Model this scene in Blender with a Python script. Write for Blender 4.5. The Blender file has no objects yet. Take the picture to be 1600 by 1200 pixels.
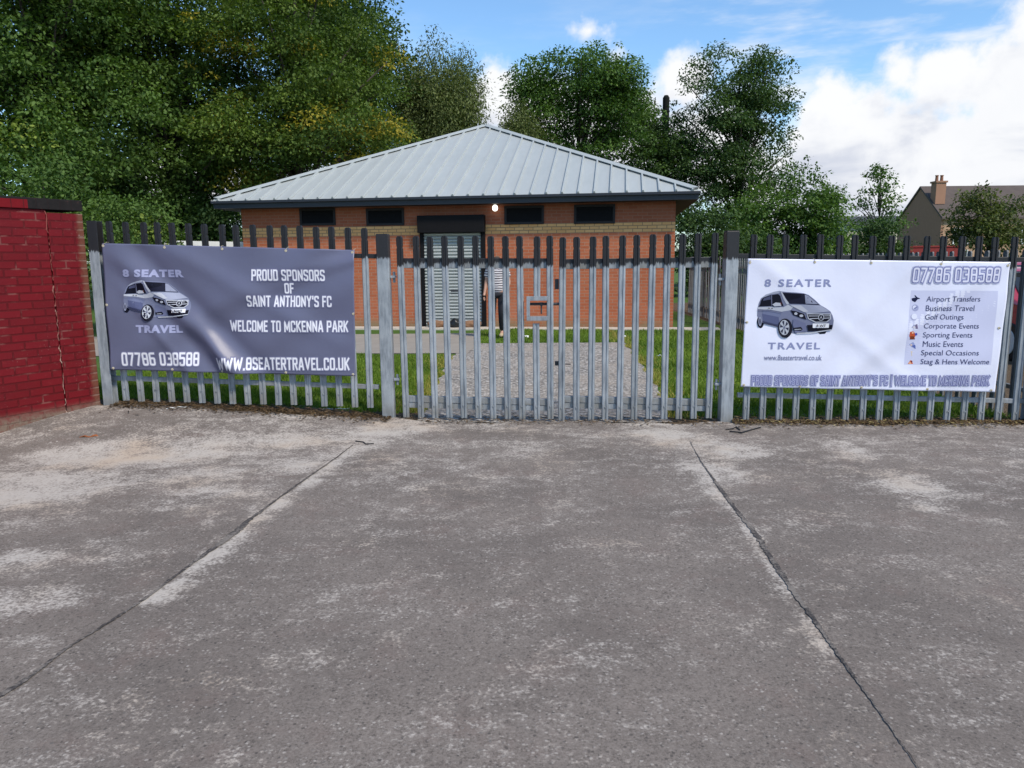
import bpy, bmesh, math, random
import numpy as np
from mathutils import Vector, Matrix
random.seed(7); RNG = np.random.default_rng(11)
S = bpy.context.scene
COL = S.collection
R = math.radians

# ------------------------------------------------------------------ camera
FPX = 1200.0; PITCH = R(9.2); ROLL = R(0.54); EYE = 1.65
fw = Vector((0, math.cos(PITCH), -math.sin(PITCH)))
up0 = Vector((0, math.sin(PITCH), math.cos(PITCH))); rt0 = Vector((1, 0, 0))
rt = rt0*math.cos(ROLL) - up0*math.sin(ROLL)
up = up0*math.cos(ROLL) + rt0*math.sin(ROLL)
cam = bpy.data.cameras.new('camera'); cam.sensor_width = 36; cam.lens = 36*FPX/1600
cam.clip_start = 0.05; cam.clip_end = 3000
camo = bpy.data.objects.new('camera', cam); COL.objects.link(camo)
camo.matrix_world = Matrix(((rt.x, up.x, -fw.x, 0), (rt.y, up.y, -fw.y, 0), (rt.z, up.z, -fw.z, EYE), (0, 0, 0, 1)))
S.camera = camo

def ray(px, py): return fw + rt*((px-800)/FPX) - up*((py-600)/FPX)
def atY(px, py, Y): d = ray(px, py); return Vector((0, 0, EYE)) + d*(Y/d.y)
def atZ(px, py, z=0.0): d = ray(px, py); return Vector((0, 0, EYE)) + d*((z-EYE)/d.z)

# ------------------------------------------------------------------ world, sun, exposure
S.view_settings.view_transform = 'Standard'; S.view_settings.look = 'None'
S.view_settings.gamma = 1.0; S.view_settings.use_curve_mapping = False
EXPO = 0.5
S.view_settings.exposure = EXPO
SUN_EL = R(47); SUN_AZ = R(42)         # azimuth measured right of straight behind the camera
sd = Vector((math.sin(SUN_AZ)*math.cos(SUN_EL), -math.cos(SUN_AZ)*math.cos(SUN_EL), math.sin(SUN_EL)))
sun = bpy.data.lights.new('sun', 'SUN'); sun.energy = 3.0; sun.angle = R(7); sun.color = (1.0, 0.90, 0.76)
suno = bpy.data.objects.new('sun', sun); COL.objects.link(suno)
suno.rotation_euler = sd.to_track_quat('Z', 'Y').to_euler()
W = bpy.data.worlds.new('World'); S.world = W; W.use_nodes = True

class NT:
    """tiny node-tree helper"""
    def __init__(s, tree):
        s.t = tree; s.n = tree.nodes; s.l = tree.links
    def node(s, typ, ins=None, **kw):
        n = s.n.new(typ)
        for k, v in kw.items(): setattr(n, k, v)
        for k, v in (ins or {}).items(): s.set(n.inputs[k], v)
        return n
    def set(s, sock, v):
        if isinstance(v, bpy.types.NodeSocket): s.l.new(v, sock)
        else: sock.default_value = v
    def m(s, op, a, b=0.0, c=None, clamp=False):
        n = s.n.new('ShaderNodeMath'); n.operation = op; n.use_clamp = clamp
        s.set(n.inputs[0], a); s.set(n.inputs[1], b)
        if c is not None: s.set(n.inputs[2], c)
        return n.outputs[0]
    def vm(s, op, a, b=None):
        n = s.n.new('ShaderNodeVectorMath'); n.operation = op
        s.set(n.inputs[0], a)
        if b is not None:
            if op == 'SCALE': s.set(n.inputs['Scale'], b)
            else: s.set(n.inputs[1], b)
        return n
    def mr(s, v, a, b, c=0.0, d=1.0, smooth=True):
        n = s.n.new('ShaderNodeMapRange')
        if smooth: n.interpolation_type = 'SMOOTHSTEP'
        s.set(n.inputs[0], v)
        for i, x in enumerate((a, b, c, d)): s.set(n.inputs[i+1], x)
        return n.outputs[0]
    def mix(s, f, a, b, mode='MIX'):
        n = s.n.new('ShaderNodeMix'); n.data_type = 'RGBA'; n.blend_type = mode
        s.set(n.inputs[0], f)
        for i, x in ((6, a), (7, b)):
            if not isinstance(x, bpy.types.NodeSocket) and len(x) == 3: x = (*x, 1)
            s.set(n.inputs[i], x)
        return n.outputs[2]
    def noise(s, vec, scale, detail=4, rough=0.55, dist=0.0):
        n = s.node('ShaderNodeTexNoise', {'Scale': scale, 'Detail': detail, 'Roughness': rough, 'Distortion': dist})
        if vec is not None: s.l.new(vec, n.inputs['Vector'])
        return n.outputs[0]
    def ramp(s, v, stops):
        n = s.n.new('ShaderNodeValToRGB'); s.set(n.inputs[0], v)
        cr = n.color_ramp
        while len(cr.elements) < len(stops): cr.elements.new(0.5)
        for e, (p, c) in zip(cr.elements, stops):
            e.position = p; e.color = (*c, 1) if len(c) == 3 else c
        return n.outputs[0]

# sky with clouds, laid out by direction
nt = NT(W.node_tree); nt.n.clear()
wout = nt.node('ShaderNodeOutputWorld')
sky = nt.node('ShaderNodeTexSky', sky_type='NISHITA', sun_disc=False, sun_elevation=SUN_EL,
              sun_rotation=math.atan2(sd.x, sd.y), altitude=50, air_density=1.0, dust_density=0.6, ozone_density=2.5)
D = nt.node('ShaderNodeTexCoord').outputs['Generated']
nC = nt.noise(nt.vm('MULTIPLY', D, (1.0, 1.0, 1.9)).outputs[0], 7.5, 5, 0.55, 0.4)
# (px, py, radius in degrees, softness)
lobes = [(1300,165,2.2),(1290,215,3.2),(1345,200,3.0),(1400,225,3.6),(1340,270,5.0),(1450,260,5),(1520,250,5.5),
         (1590,200,6.0),(1570,130,4.2),(1480,118,2.8),(1410,110,1.6),(1650,60,3.6),(1700,260,9),(1640,330,9),(1500,330,7),(1370,335,6),
         (1790,100,7),(920,47,1.3),(945,52,1.0),(898,48,.9),(965,92,1.0),(770,115,1.3),(780,135,1.6),(775,165,2.6),(1070,130,2.4),(1240,330,6),(850,250,6),(1000,230,5),(1110,250,5.5),
         (300,300,5),(500,320,5),(2400,150,17),(-700,200,15)]
def cloud_density(vec):
    mk = None
    for (px, py, r) in lobes:
        c = ray(px, py).normalized()
        a = nt.m('ARCCOSINE', nt.vm('DOT_PRODUCT', vec, tuple(c)).outputs['Value'])
        g_ = R(max(r, 2.6)); v = nt.m('MULTIPLY_ADD', a, -1.0/g_, R(r)/g_)
        mk = v if mk is None else nt.m('SMOOTH_MAX', mk, v, 0.25)
    mk = nt.m('MAXIMUM', mk, -1.2)
    q = nt.m('MULTIPLY_ADD', nt.noise(vec, 5.0, 4, 0.55), 1.5, -0.75)
    q = nt.m('ADD', q, nt.m('MULTIPLY_ADD', nt.noise(vec, 15.0, 4, 0.55), 1.0, -0.5))
    q = nt.m('ADD', q, nt.m('MULTIPLY_ADD', nt.noise(vec, 44.0, 5, 0.6), 0.75, -0.375))
    return nt.m('ADD', mk, q)
dens = cloud_density(D)
fac = nt.mr(dens, -0.10, 0.48)
up_d = nt.vm('NORMALIZE', nt.vm('ADD', D, (0.012, -0.01, 0.045)).outputs[0]).outputs[0]
dens_up = cloud_density(up_d)
# thin veil band
wis = nt.noise(nt.vm('MULTIPLY', D, (3.0, 3.0, 13.0)).outputs[0], 1.9, 5, 0.6)
zone = None
for (px, py, r) in [(1450,60,11),(1150,105,9),(1250,95,8),(1600,40,12)]:
    c = ray(px, py).normalized(); a = nt.m('ARCCOSINE', nt.vm('DOT_PRODUCT', D, tuple(c)).outputs['Value']); v = nt.mr(a, 0.0, R(r), 1.0, 0.0)
    zone = v if zone is None else nt.m('MAXIMUM', zone, v)
veil = nt.m('MULTIPLY', nt.mr(wis, 0.42, 0.72), nt.m('MULTIPLY_ADD', zone, 0.75, 0.12))
fac = nt.m('MAXIMUM', fac, veil)
shade = nt.m('MULTIPLY', nt.mr(dens_up, 0.0, 0.85), nt.mr(nC, 0.40, 0.62, 0.12, 1.0))
k = 1.0/2**EXPO
ccol = nt.mix(shade, (0.99*k, 1.0*k, 1.02*k), (0.66*k, 0.70*k, 0.81*k))
skyc = nt.mix(1.0, sky.outputs[0], (0.80, 0.97, 1.06), 'MULTIPLY')
bg1 = nt.node('ShaderNodeBackground', {'Color': skyc, 'Strength': 0.14})
bg2 = nt.node('ShaderNodeBackground', {'Color': ccol, 'Strength': 1.0})
ms = nt.node('ShaderNodeMixShader', {0: fac}); nt.l.new(bg1.outputs[0], ms.inputs[1]); nt.l.new(bg2.outputs[0], ms.inputs[2])
nt.l.new(ms.outputs[0], wout.inputs[0])
S.cycles.max_bounces = 6; S.cycles.transparent_max_bounces = 8

# ------------------------------------------------------------------ object helpers
def tag(o, label=None, cat=None, group=None, kind=None):
    for k_, v in (('label', label), ('category', cat), ('group', group), ('kind', kind)):
        if v: o[k_] = v
    return o
def empty(name, loc, label, cat, rz=0, group=None):
    o = bpy.data.objects.new(name, None); COL.objects.link(o); o.empty_display_size = 0.2
    o.location = loc; o.rotation_euler.z = rz
    return tag(o, label, cat, group)
def link(name, me, mat, parent=None, loc=None):
    if mat is not None and len(me.materials) == 0: me.materials.append(mat)
    o = bpy.data.objects.new(name, me); COL.objects.link(o)
    if parent is not None: o.parent = parent
    if loc is not None: o.location = loc
    return o
def G(px, py, dz=0.0):
    p = atZ(px, py, 0)
    for _ in range(8): p = atZ(px, py, zf(p.x, p.y)+.014)
    return p+Vector((0, 0, dz))
class MB:
    def __init__(s): s.v = []; s.f = []
    def poly(s, pts):
        b = len(s.v); s.v += [tuple(p) for p in pts]; s.f.append(list(range(b, b+len(pts))))
    def hexa(s, p):       # p: 8 corners, bottom 4 then top 4 (ccw)
        b = len(s.v); s.v += [tuple(q) for q in p]
        for f in ((3,2,1,0),(4,5,6,7),(0,1,5,4),(1,2,6,5),(2,3,7,6),(3,0,4,7)): s.f.append([b+i for i in f])
    def box(s, x0, x1, y0, y1, z0, z1):
        s.hexa([(x0,y0,z0),(x1,y0,z0),(x1,y1,z0),(x0,y1,z0),(x0,y0,z1),(x1,y0,z1),(x1,y1,z1),(x0,y1,z1)])
    def prism(s, prof, y0, y1):   # prof in xz, extruded along y
        b = len(s.v); n = len(prof)
        s.v += [(x, y0, z) for x, z in prof] + [(x, y1, z) for x, z in prof]
        s.f.append([b+i for i in range(n)]); s.f.append([b+n+i for i in reversed(range(n))])
        for i in range(n): j = (i+1) % n; s.f.append([b+j, b+i, b+n+i, b+n+j])
    def tube(s, pts, rad, n=8, caps=True):
        pts = [Vector(p) for p in pts]; b = len(s.v); m = len(pts)
        rad = rad if isinstance(rad, (list, tuple)) else [rad]*m
        for i, p in enumerate(pts):
            t = (pts[min(i+1, m-1)] - pts[max(i-1, 0)]).normalized()
            a = t.cross(Vector((0.3, 0.9, 0.1)) if abs(t.y) < 0.9 else Vector((1, 0, 0))).normalized(); c = t.cross(a)
            for k_ in range(n):
                w = 2*math.pi*k_/n; s.v.append(tuple(p + (a*math.cos(w) + c*math.sin(w))*rad[i]))
        for i in range(m-1):
            for k_ in range(n):
                q = (k_+1) % n; s.f.append([b+i*n+k_, b+i*n+q, b+(i+1)*n+q, b+(i+1)*n+k_])
        if caps:
            s.f.append([b+k_ for k_ in reversed(range(n))]); s.f.append([b+(m-1)*n+k_ for k_ in range(n)])
    def lathe(s, prof, n=16, c=(0,0,0)):   # prof (r,z)
        b = len(s.v)
        for r, z in prof:
            for k_ in range(n):
                w = 2*math.pi*k_/n; s.v.append((c[0]+r*math.cos(w), c[1]+r*math.sin(w), c[2]+z))
        for i in range(len(prof)-1):
            for k_ in range(n):
                q = (k_+1) % n; s.f.append([b+i*n+k_, b+i*n+q, b+(i+1)*n+q, b+(i+1)*n+k_])
        s.f.append([b+k_ for k_ in reversed(range(n))]); s.f.append([b+(len(prof)-1)*n+k_ for k_ in range(n)])
    def mesh(s, name, smooth=False):
        me = bpy.data.meshes.new(name); me.from_pydata(s.v, [], s.f); me.update()
        if smooth: me.shade_smooth()
        return me
    def build(s, name, mat, parent=None, loc=None, smooth=False, bevel=0.0):
        o = link(name, s.mesh(name, smooth), mat, parent, loc)
        if bevel:
            b = o.modifiers.new('bevel', 'BEVEL'); b.width = bevel; b.segments = 2; b.limit_method = 'ANGLE'
        return o
def np_mesh(name, V, F, attrs=None, smooth=False):
    me = bpy.data.meshes.new(name); n = len(F); k_ = F.shape[1]
    me.vertices.add(len(V)); me.vertices.foreach_set('co', np.ascontiguousarray(V, dtype=np.float32).ravel())
    me.loops.add(n*k_); me.loops.foreach_set('vertex_index', np.ascontiguousarray(F, dtype=np.int32).ravel())
    me.polygons.add(n); me.polygons.foreach_set('loop_start', np.arange(0, n*k_, k_, dtype=np.int32))
    for nm, (dom, arr) in (attrs or {}).items():
        a = me.attributes.new(nm, 'FLOAT', dom); a.data.foreach_set('value', np.ascontiguousarray(arr, dtype=np.float32))
    me.update(calc_edges=True); me.validate()
    if smooth: me.shade_smooth()
    return me

# ------------------------------------------------------------------ materials
def mat(name, build):
    m = bpy.data.materials.new(name); m.use_nodes = True; t = NT(m.node_tree); t.n.clear()
    out = t.node('ShaderNodeOutputMaterial'); bs = t.node('ShaderNodeBsdfPrincipled')
    t.l.new(bs.outputs[0], out.inputs[0]); t.bs = bs; t.out = out
    build(t); return m
def P(t, color, rough=0.6, metal=0.0, spec=0.5, bump=None, bstr=0.3, bdist=0.01):
    if not isinstance(color, bpy.types.NodeSocket) and len(color) == 3: color = (*color, 1)
    t.set(t.bs.inputs['Base Color'], color); t.set(t.bs.inputs['Roughness'], rough); t.set(t.bs.inputs['Metallic'], metal)
    t.set(t.bs.inputs['Specular IOR Level'], spec)
    if bump is not None:
        b = t.node('ShaderNodeBump', {'Height': bump, 'Strength': bstr, 'Distance': bdist}); t.l.new(b.outputs[0], t.bs.inputs['Normal'])
def plain(name, c, rough=0.6, metal=0.0, var=0.12, scale=8.0, spec=0.4):
    def f(t):
        o = t.node('ShaderNodeTexCoord').outputs['Object']; n = t.noise(o, scale, 5)
        P(t, t.mix(n, tuple(x*(1-var) for x in c), tuple(x*(1+var) for x in c)), rough, metal, spec)
    return mat(name, f)
def srgb(r, g, b): return tuple(((x/255+0.055)/1.055)**2.4 if x > 10 else x/255/12.92 for x in (r, g, b))

def galv(name, z_paint=None, dark=False, scale=1.0):
    """galvanised steel, brushed black paint above local height z_paint"""
    def f(t):
        tc = t.node('ShaderNodeTexCoord'); rnd = t.node('ShaderNodeObjectInfo').outputs['Random']
        off = t.node('ShaderNodeCombineXYZ', {0: t.m('MULTIPLY', rnd, 37.0), 1: t.m('MULTIPLY', rnd, 11.0), 2: t.m('MULTIPLY', rnd, 23.0)}).outputs[0]
        v = t.vm('ADD', tc.outputs['Object'], off).outputs[0]
        vz = t.vm('MULTIPLY', v, (1.0, 1.0, 0.16)).outputs[0]
        spang = t.node('ShaderNodeTexVoronoi', {'Scale': 45.0}); t.l.new(v, spang.inputs['Vector'])
        n1 = t.noise(vz, 30, 5, 0.65); n2 = t.noise(v, 5, 4); n3 = t.noise(v, 90, 3)
        c = t.mix(t.mr(n1, 0.3, 0.7), (0.175, 0.195, 0.22), (0.35, 0.38, 0.415))
        c = t.mix(t.m('MULTIPLY', t.mr(n2, 0.42, 0.7), 0.5), c, (0.42, 0.45, 0.475))
        c = t.mix(t.m('MULTIPLY', spang.outputs['Color'], 0.25), c, (0.25, 0.28, 0.32))
        c = t.mix(t.m('MULTIPLY', t.mr(n3, 0.64, 0.74), 0.6), c, (0.08, 0.085, 0.09))
        z = t.node('ShaderNodeSeparateXYZ', {0: tc.outputs['Object']}).outputs[2]
        low = t.m('MULTIPLY', t.mr(z, 0.0, 0.25, 1.0, 0.0), t.mr(n2, 0.35, 0.65, 0.1, 0.7))
        c = t.mix(low, c, (0.16, 0.145, 0.12))
        c = t.mix(t.mr(rnd, 0, 1, 0.0, 0.45), c, t.mix(1.0, c, (0.72, 0.72, 0.70), 'MULTIPLY'))
        rough = 0.48
        if z_paint is not None:
            drip = t.noise(t.vm('MULTIPLY', v, (1.0, 1.0, 0.12)).outputs[0], 70, 3, 0.7)
            e = t.m('MULTIPLY_ADD', drip, 0.11, -0.055)
            fz = t.mr(t.m('ADD', z, e), z_paint-0.012, z_paint+0.012)
            bl = t.mix(n1, (0.010, 0.010, 0.012), (0.022, 0.021, 0.024))
            worn = t.m('MULTIPLY', t.mr(n3, 0.66, 0.74), 0.35)
            bl = t.mix(worn, bl, (0.10, 0.10, 0.11))
            c = t.mix(fz, c, bl)
        P(t, c, rough, 0.15, 0.45, n1, 0.15, 0.004)
    return mat(name, f)
M = {}
M['pale_gate'] = galv('galvanised_pale_black_top', 1.545)
M['pale_left'] = galv('galvanised_pale_left_black_top', 1.54)
M['pale_plain'] = galv('galvanised_plain', None)
M['pale_shaded'] = plain('shade_darkened_grey_steel', (0.135, 0.138, 0.142), 0.6, 0.1, 0.35, 14)  # side fence steel, its shade put in as a darker grey
M['post'] = galv('galvanised_post_black_top', 1.655)
M['gaterail'] = galv('gate_rail_half_painted', 0.002)
M['black'] = plain('black_paint', (0.014, 0.014, 0.016), 0.5, 0, 0.4, 30)
M['iron'] = plain('dark_iron', (0.045, 0.045, 0.05), 0.5, 0.3, 0.3, 30)
M['wire'] = plain('black_cable', (0.012, 0.012, 0.013), 0.5)

def asphalt(t):
    o = t.node('ShaderNodeTexCoord').outputs['Object']
    dust = t.node('ShaderNodeAttribute', attribute_name='dust').outputs['Fac']
    st = t.vm('MULTIPLY', o, (0.8, 1.25, 1.0)).outputs[0]
    n1 = t.noise(st, 2.2, 9, 0.68, 0.4); n2 = t.noise(o, 55, 4, 0.7); n3 = t.noise(o, 105, 4, 0.85); n4 = t.noise(o, 0.9, 4); n5 = t.noise(o, 9, 6, 0.7)
    n6 = t.noise(o, 38, 5, 0.8); n7 = t.noise(o, 2.7, 6, 0.65)
    a = t.m('MULTIPLY_ADD', t.m('SUBTRACT', n1, 0.5), 1.7, dust)
    a = t.m('MULTIPLY_ADD', t.m('SUBTRACT', n5, 0.5), 1.5, a)
    a = t.m('MULTIPLY_ADD', t.m('SUBTRACT', n2, 0.5), 2.3, a)
    film = t.mr(a, 0.30, 1.10)
    base = t.mix(t.mr(n3, 0.28, 0.72), (0.057, 0.0475, 0.042), (0.245, 0.212, 0.186))
    base = t.mix(t.mr(n6, 0.36, 0.64, 0.0, 0.85), base, t.mix(n3, (0.105, 0.089, 0.078), (0.305, 0.264, 0.233)))
    base = t.mix(t.m('MULTIPLY', t.mr(n4, 0.38, 0.66), 0.55), base, t.mix(n3, (0.050, 0.0425, 0.038), (0.172, 0.148, 0.132)))
    base = t.mix(t.m('MULTIPLY', t.mr(n7, 0.50, 0.72), 0.40), base, t.mix(n3, (0.115, 0.082, 0.070), (0.215, 0.165, 0.145)))
    vo = t.node('ShaderNodeTexVoronoi', {'Scale': 62.0, 'Randomness': 1.0}); t.l.new(t.vm('ADD', o, t.vm('SCALE', t.node('ShaderNodeTexNoise', {'Vector': o, 'Scale': 90.0}).outputs['Color'], 0.008).outputs[0]).outputs[0], vo.inputs['Vector'])
    sep = t.node('ShaderNodeSeparateColor', {0: vo.outputs['Color']})
    thr = t.mr(t.m('ADD', n5, t.m('MULTIPLY', n7, 0.6)), 0.62, 1.0, 0.97, 0.55)
    stone = t.m('MULTIPLY', t.mr(vo.outputs['Distance'], 0.24, 0.48, 1, 0), t.m('GREATER_THAN', sep.outputs[0], thr))
    base = t.mix(t.m('MULTIPLY', stone, t.mr(sep.outputs[1], 0, 1, 0.05, 0.8)), base, (0.345, 0.315, 0.285))
    vo2 = t.node('ShaderNodeTexVoronoi', {'Scale': 24.0}); t.l.new(t.vm('ADD', o, t.vm('SCALE', t.node('ShaderNodeTexNoise', {'Vector': o, 'Scale': 40.0}).outputs['Color'], 0.02).outputs[0]).outputs[0], vo2.inputs['Vector'])
    sp2 = t.node('ShaderNodeSeparateColor', {0: vo2.outputs['Color']})
    st2 = t.m('MULTIPLY', t.m('LESS_THAN', vo2.outputs['Distance'], t.mr(sp2.outputs[0], 0, 1, 0.12, 0.28, False)), t.m('GREATER_THAN', sp2.outputs[2], 0.925))
    base = t.mix(t.m('MULTIPLY', st2, 0.85), base, (0.44, 0.41, 0.375))
    dk = t.m('MULTIPLY', t.mr(vo.outputs['Distance'], 0.25, 0.5, 1, 0), t.mr(sep.outputs[2], 0.80, 1.0, 0.0, 0.6))
    base = t.mix(dk, base, (0.040, 0.037, 0.036))
    dcol = t.mix(t.mr(t.noise(o, 1.3, 4), 0.45, 0.75), t.mix(n2, (0.33, 0.30, 0.265), (0.50, 0.455, 0.41)), (0.43, 0.35, 0.275))
    dcol = t.mix(t.mr(t.noise(o, 5, 5, 0.7), 0.55, 0.75, 0, 0.35), dcol, (0.24, 0.21, 0.18))
    c = t.mix(film, base, dcol)
    h = t.m('ADD', t.m('MULTIPLY', n3, 0.5), t.m('MULTIPLY', stone, 0.3))
    P(t, c, 0.88, 0, 0.15, h, 0.55, 0.006)
M['asphalt'] = mat('asphalt_forecourt', asphalt)
def sealm(t):
    o = t.node('ShaderNodeTexCoord').outputs['Object']; n = t.noise(o, 45, 5, 0.8); n2 = t.noise(o, 4, 4)
    c = t.mix(t.mr(n, 0.3, 0.7), (0.040, 0.037, 0.037), (0.095, 0.086, 0.082))
    c = t.mix(t.mr(t.m('ADD', n, t.m('MULTIPLY', n2, 0.8)), 0.82, 1.05), c, (0.19, 0.17, 0.152))
    P(t, c, 0.9, 0, 0.1, n, 0.6, 0.005)
M['seal'] = mat('bitumen_joint', sealm)

def ground_m(t):
    o = t.node('ShaderNodeTexCoord').outputs['Object']
    mud = t.node('ShaderNodeAttribute', attribute_name='mud').outputs['Fac']
    n = t.noise(o, 3, 6); n2 = t.noise(o, 40, 5, 0.7); n3 = t.noise(o, 0.7, 4)
    g = t.mix(n2, (0.035, 0.075, 0.012), (0.08, 0.155, 0.026))
    g = t.mix(t.m('MULTIPLY', t.mr(n3, 0.45, 0.7), 0.5), g, (0.10, 0.14, 0.03))
    d = t.mix(t.mr(n2, 0.3, 0.7), (0.028, 0.020, 0.013), (0.16, 0.115, 0.07))
    f = t.mr(t.m('ADD', mud, t.m('MULTIPLY_ADD', n, 0.8, -0.4)), 0.4, 0.62)
    P(t, t.mix(f, g, d), 0.9, 0, 0.2, n2, 0.6, 0.03)
M['ground'] = mat('lawn_soil', ground_m)
def gravel_m(t):
    o = t.node('ShaderNodeTexCoord').outputs['Object']
    v = t.node('ShaderNodeTexVoronoi', {'Scale': 24.0}); t.l.new(o, v.inputs['Vector'])
    s = t.node('ShaderNodeSeparateColor', {0: v.outputs['Color']})
    n3 = t.noise(o, 1.1, 5); n2 = t.noise(o, 60, 4)
    c = t.ramp(s.outputs[0], [(0.0, (0.17, 0.155, 0.14)), (0.45, (0.33, 0.305, 0.275)), (1.0, (0.52, 0.485, 0.44))])
    c = t.mix(t.mr(v.outputs['Distance'], 0.40, 0.68, 0, 0.75), c, (0.10, 0.09, 0.08))
    sand = t.mix(n2, (0.26, 0.22, 0.18), (0.40, 0.345, 0.29))
    c = t.mix(t.mr(t.m('ADD', n3, t.m('MULTIPLY', n2, 0.25)), 0.50, 0.78, 0, 0.65), c, sand)
    P(t, c, 0.85, 0, 0.3, t.m('MULTIPLY', v.outputs['Distance'], -1.0), 0.7, 0.02)
M['gravel'] = mat('gravel', gravel_m)
def conc(t):
    o = t.node('ShaderNodeTexCoord').outputs['Object']; n = t.noise(o, 2.5, 7, 0.65); n2 = t.noise(o, 60, 4)
    c = t.mix(n, (0.22, 0.195, 0.165), (0.37, 0.335, 0.29)); c = t.mix(t.m('MULTIPLY', n2, 0.4), c, (0.20, 0.18, 0.16))
    P(t, c, 0.9, 0, 0.2, n2, 0.3)
M['conc'] = mat('concrete_path', conc)
M['edging'] = plain('pale_edging', (0.46, 0.42, 0.36), 0.9, 0, 0.2, 12)

def brick_common(t, c1, c2, mortar, mort_w=0.010, extra=None, bump=0.5, squash=0.0):
    o = t.node('ShaderNodeTexCoord').outputs['Object']
    s = t.node('ShaderNodeSeparateXYZ', {0: o})
    u = t.m('ADD', s.outputs[0], s.outputs[1]); z = s.outputs[2]
    jit = t.noise(o, 2.0, 3)
    vec = t.node('ShaderNodeCombineXYZ', {0: u, 1: t.m('ADD', z, t.m('MULTIPLY_ADD', jit, 0.008, -0.004)), 2: 0.0}).outputs[0]
    b = t.node('ShaderNodeTexBrick', {'Color1': (*c1, 1), 'Color2': (*c2, 1), 'Mortar': (*mortar, 1), 'Scale': 1.0, 'Mortar Size': mort_w,
               'Mortar Smooth': 0.25, 'Bias': 0.0, 'Brick Width': 0.225, 'Row Height': 0.0755}, offset=0.5)
    t.l.new(vec, b.inputs['Vector'])
    return o, s, b
def pav_brick(t):
    o, s, b = brick_common(t, (0.36, 0.098, 0.042), (0.44, 0.135, 0.062), (0.37, 0.21, 0.14), 0.008)
    z = s.outputs[2]; n = t.noise(o, 30, 4, 0.7); n2 = t.noise(o, 1.2, 5)
    c = t.mix(t.m('MULTIPLY', t.mr(n, 0.3, 0.75), 0.35), b.outputs['Color'], (0.20, 0.07, 0.045))
    c = t.mix(t.m('MULTIPLY', t.mr(n2, 0.5, 0.75), 0.35), c, (0.44, 0.20, 0.13))
    tb = t.node('ShaderNodeTexBrick', {'Color1': (0.60, 0.31, 0.12, 1), 'Color2': (0.68, 0.385, 0.165, 1), 'Mortar': (0.20, 0.14, 0.09, 1), 'Scale': 1.0,
                'Mortar Size': 0.007, 'Brick Width': 0.225, 'Row Height': 0.0755})
    t.l.new(b.inputs['Vector'].links[0].from_socket, tb.inputs['Vector'])
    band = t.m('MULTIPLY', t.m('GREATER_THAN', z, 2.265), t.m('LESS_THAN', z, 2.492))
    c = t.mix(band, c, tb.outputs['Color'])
    c = t.mix(t.m('MULTIPLY', t.m('GREATER_THAN', z, 2.492), 0.45), c, t.mix(n, (0.17, 0.06, 0.04), (0.26, 0.09, 0.055)))  # brick above the tan band darkened: eave shade painted into the colour
    low = t.m('MULTIPLY', t.mr(z, 0.05, 0.32, 1, 0), t.mr(t.m('ADD', n2, t.m('MULTIPLY', n, 0.4)), 0.5, 0.85, 0.1, 0.9))
    c = t.mix(low, c, (0.25, 0.18, 0.10))
    eff = t.m('MULTIPLY', t.mr(t.noise(o, 7, 6, 0.75), 0.66, 0.72), 0.4)
    c = t.mix(eff, c, (0.55, 0.45, 0.38))
    P(t, c, 0.85, 0, 0.2, b.outputs['Fac'], 0.35, -0.006)
M['brick'] = mat('orange_brick', pav_brick)
def red_brick(t):
    o, s, b = brick_common(t, (0.118, 0.0055, 0.0085), (0.146, 0.0065, 0.011), (0.085, 0.0055, 0.007), 0.009)
    x = s.outputs[0]; z = s.outputs[2]
    n = t.noise(o, 22, 5, 0.7); n2 = t.noise(o, 2.0, 5, 0.6); n3 = t.noise(o, 60, 4, 0.7)
    c = t.mix(t.m('MULTIPLY', t.mr(n2, 0.35, 0.75), 0.55), b.outputs['Color'], (0.095, 0.008, 0.012))
    c = t.mix(t.m('MULTIPLY', t.mr(n, 0.55, 0.75), 0.3), c, (0.26, 0.04, 0.035))
    # scuffed pale mortar and chips
    chip = t.m('MULTIPLY', t.mr(t.m('ADD', n3, t.m('MULTIPLY', n2, 0.5)), 0.90, 0.98), t.mr(z, 0.2, 1.2, 0.8, 0.2))
    c = t.mix(chip, c, (0.38, 0.25, 0.22))
    ml = t.m('MULTIPLY', b.outputs['Fac'], t.mr(t.noise(o, 5, 4), 0.52, 0.66, 0, 0.22))
    c = t.mix(ml, c, (0.42, 0.20, 0.17))
    # unpainted bare brick at the far end of the wall (x towards 0)
    e = t.m('ADD', x, t.m('MULTIPLY_ADD', n, 0.10, -0.05))
    bare = t.mr(e, -0.095, -0.035)
    bb = t.mix(n, (0.085, 0.030, 0.020), (0.17, 0.060, 0.038)); bb = t.mix(t.m('MULTIPLY', b.outputs['Fac'], 0.5), bb, (0.23, 0.15, 0.12))
    bb = t.mix(t.mr(t.noise(o, 9, 5, 0.7), 0.62, 0.7, 0, 0.7), bb, (0.45, 0.38, 0.35))
    c = t.mix(bare, c, bb)
    # dirty foot
    low = t.m('MULTIPLY', t.mr(z, 0.0, 0.13, 1, 0), t.mr(n, 0.3, 0.6, 0.4, 1))
    c = t.mix(low, c, (0.17, 0.125, 0.095))
    P(t, c, 0.6, 0, 0.15, t.m('ADD', t.m('MULTIPLY', b.outputs['Fac'], -1.0), t.m('MULTIPLY', n, 0.35)), 0.75, 0.009)
M['red'] = mat('red_painted_brick', red_brick)
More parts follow.
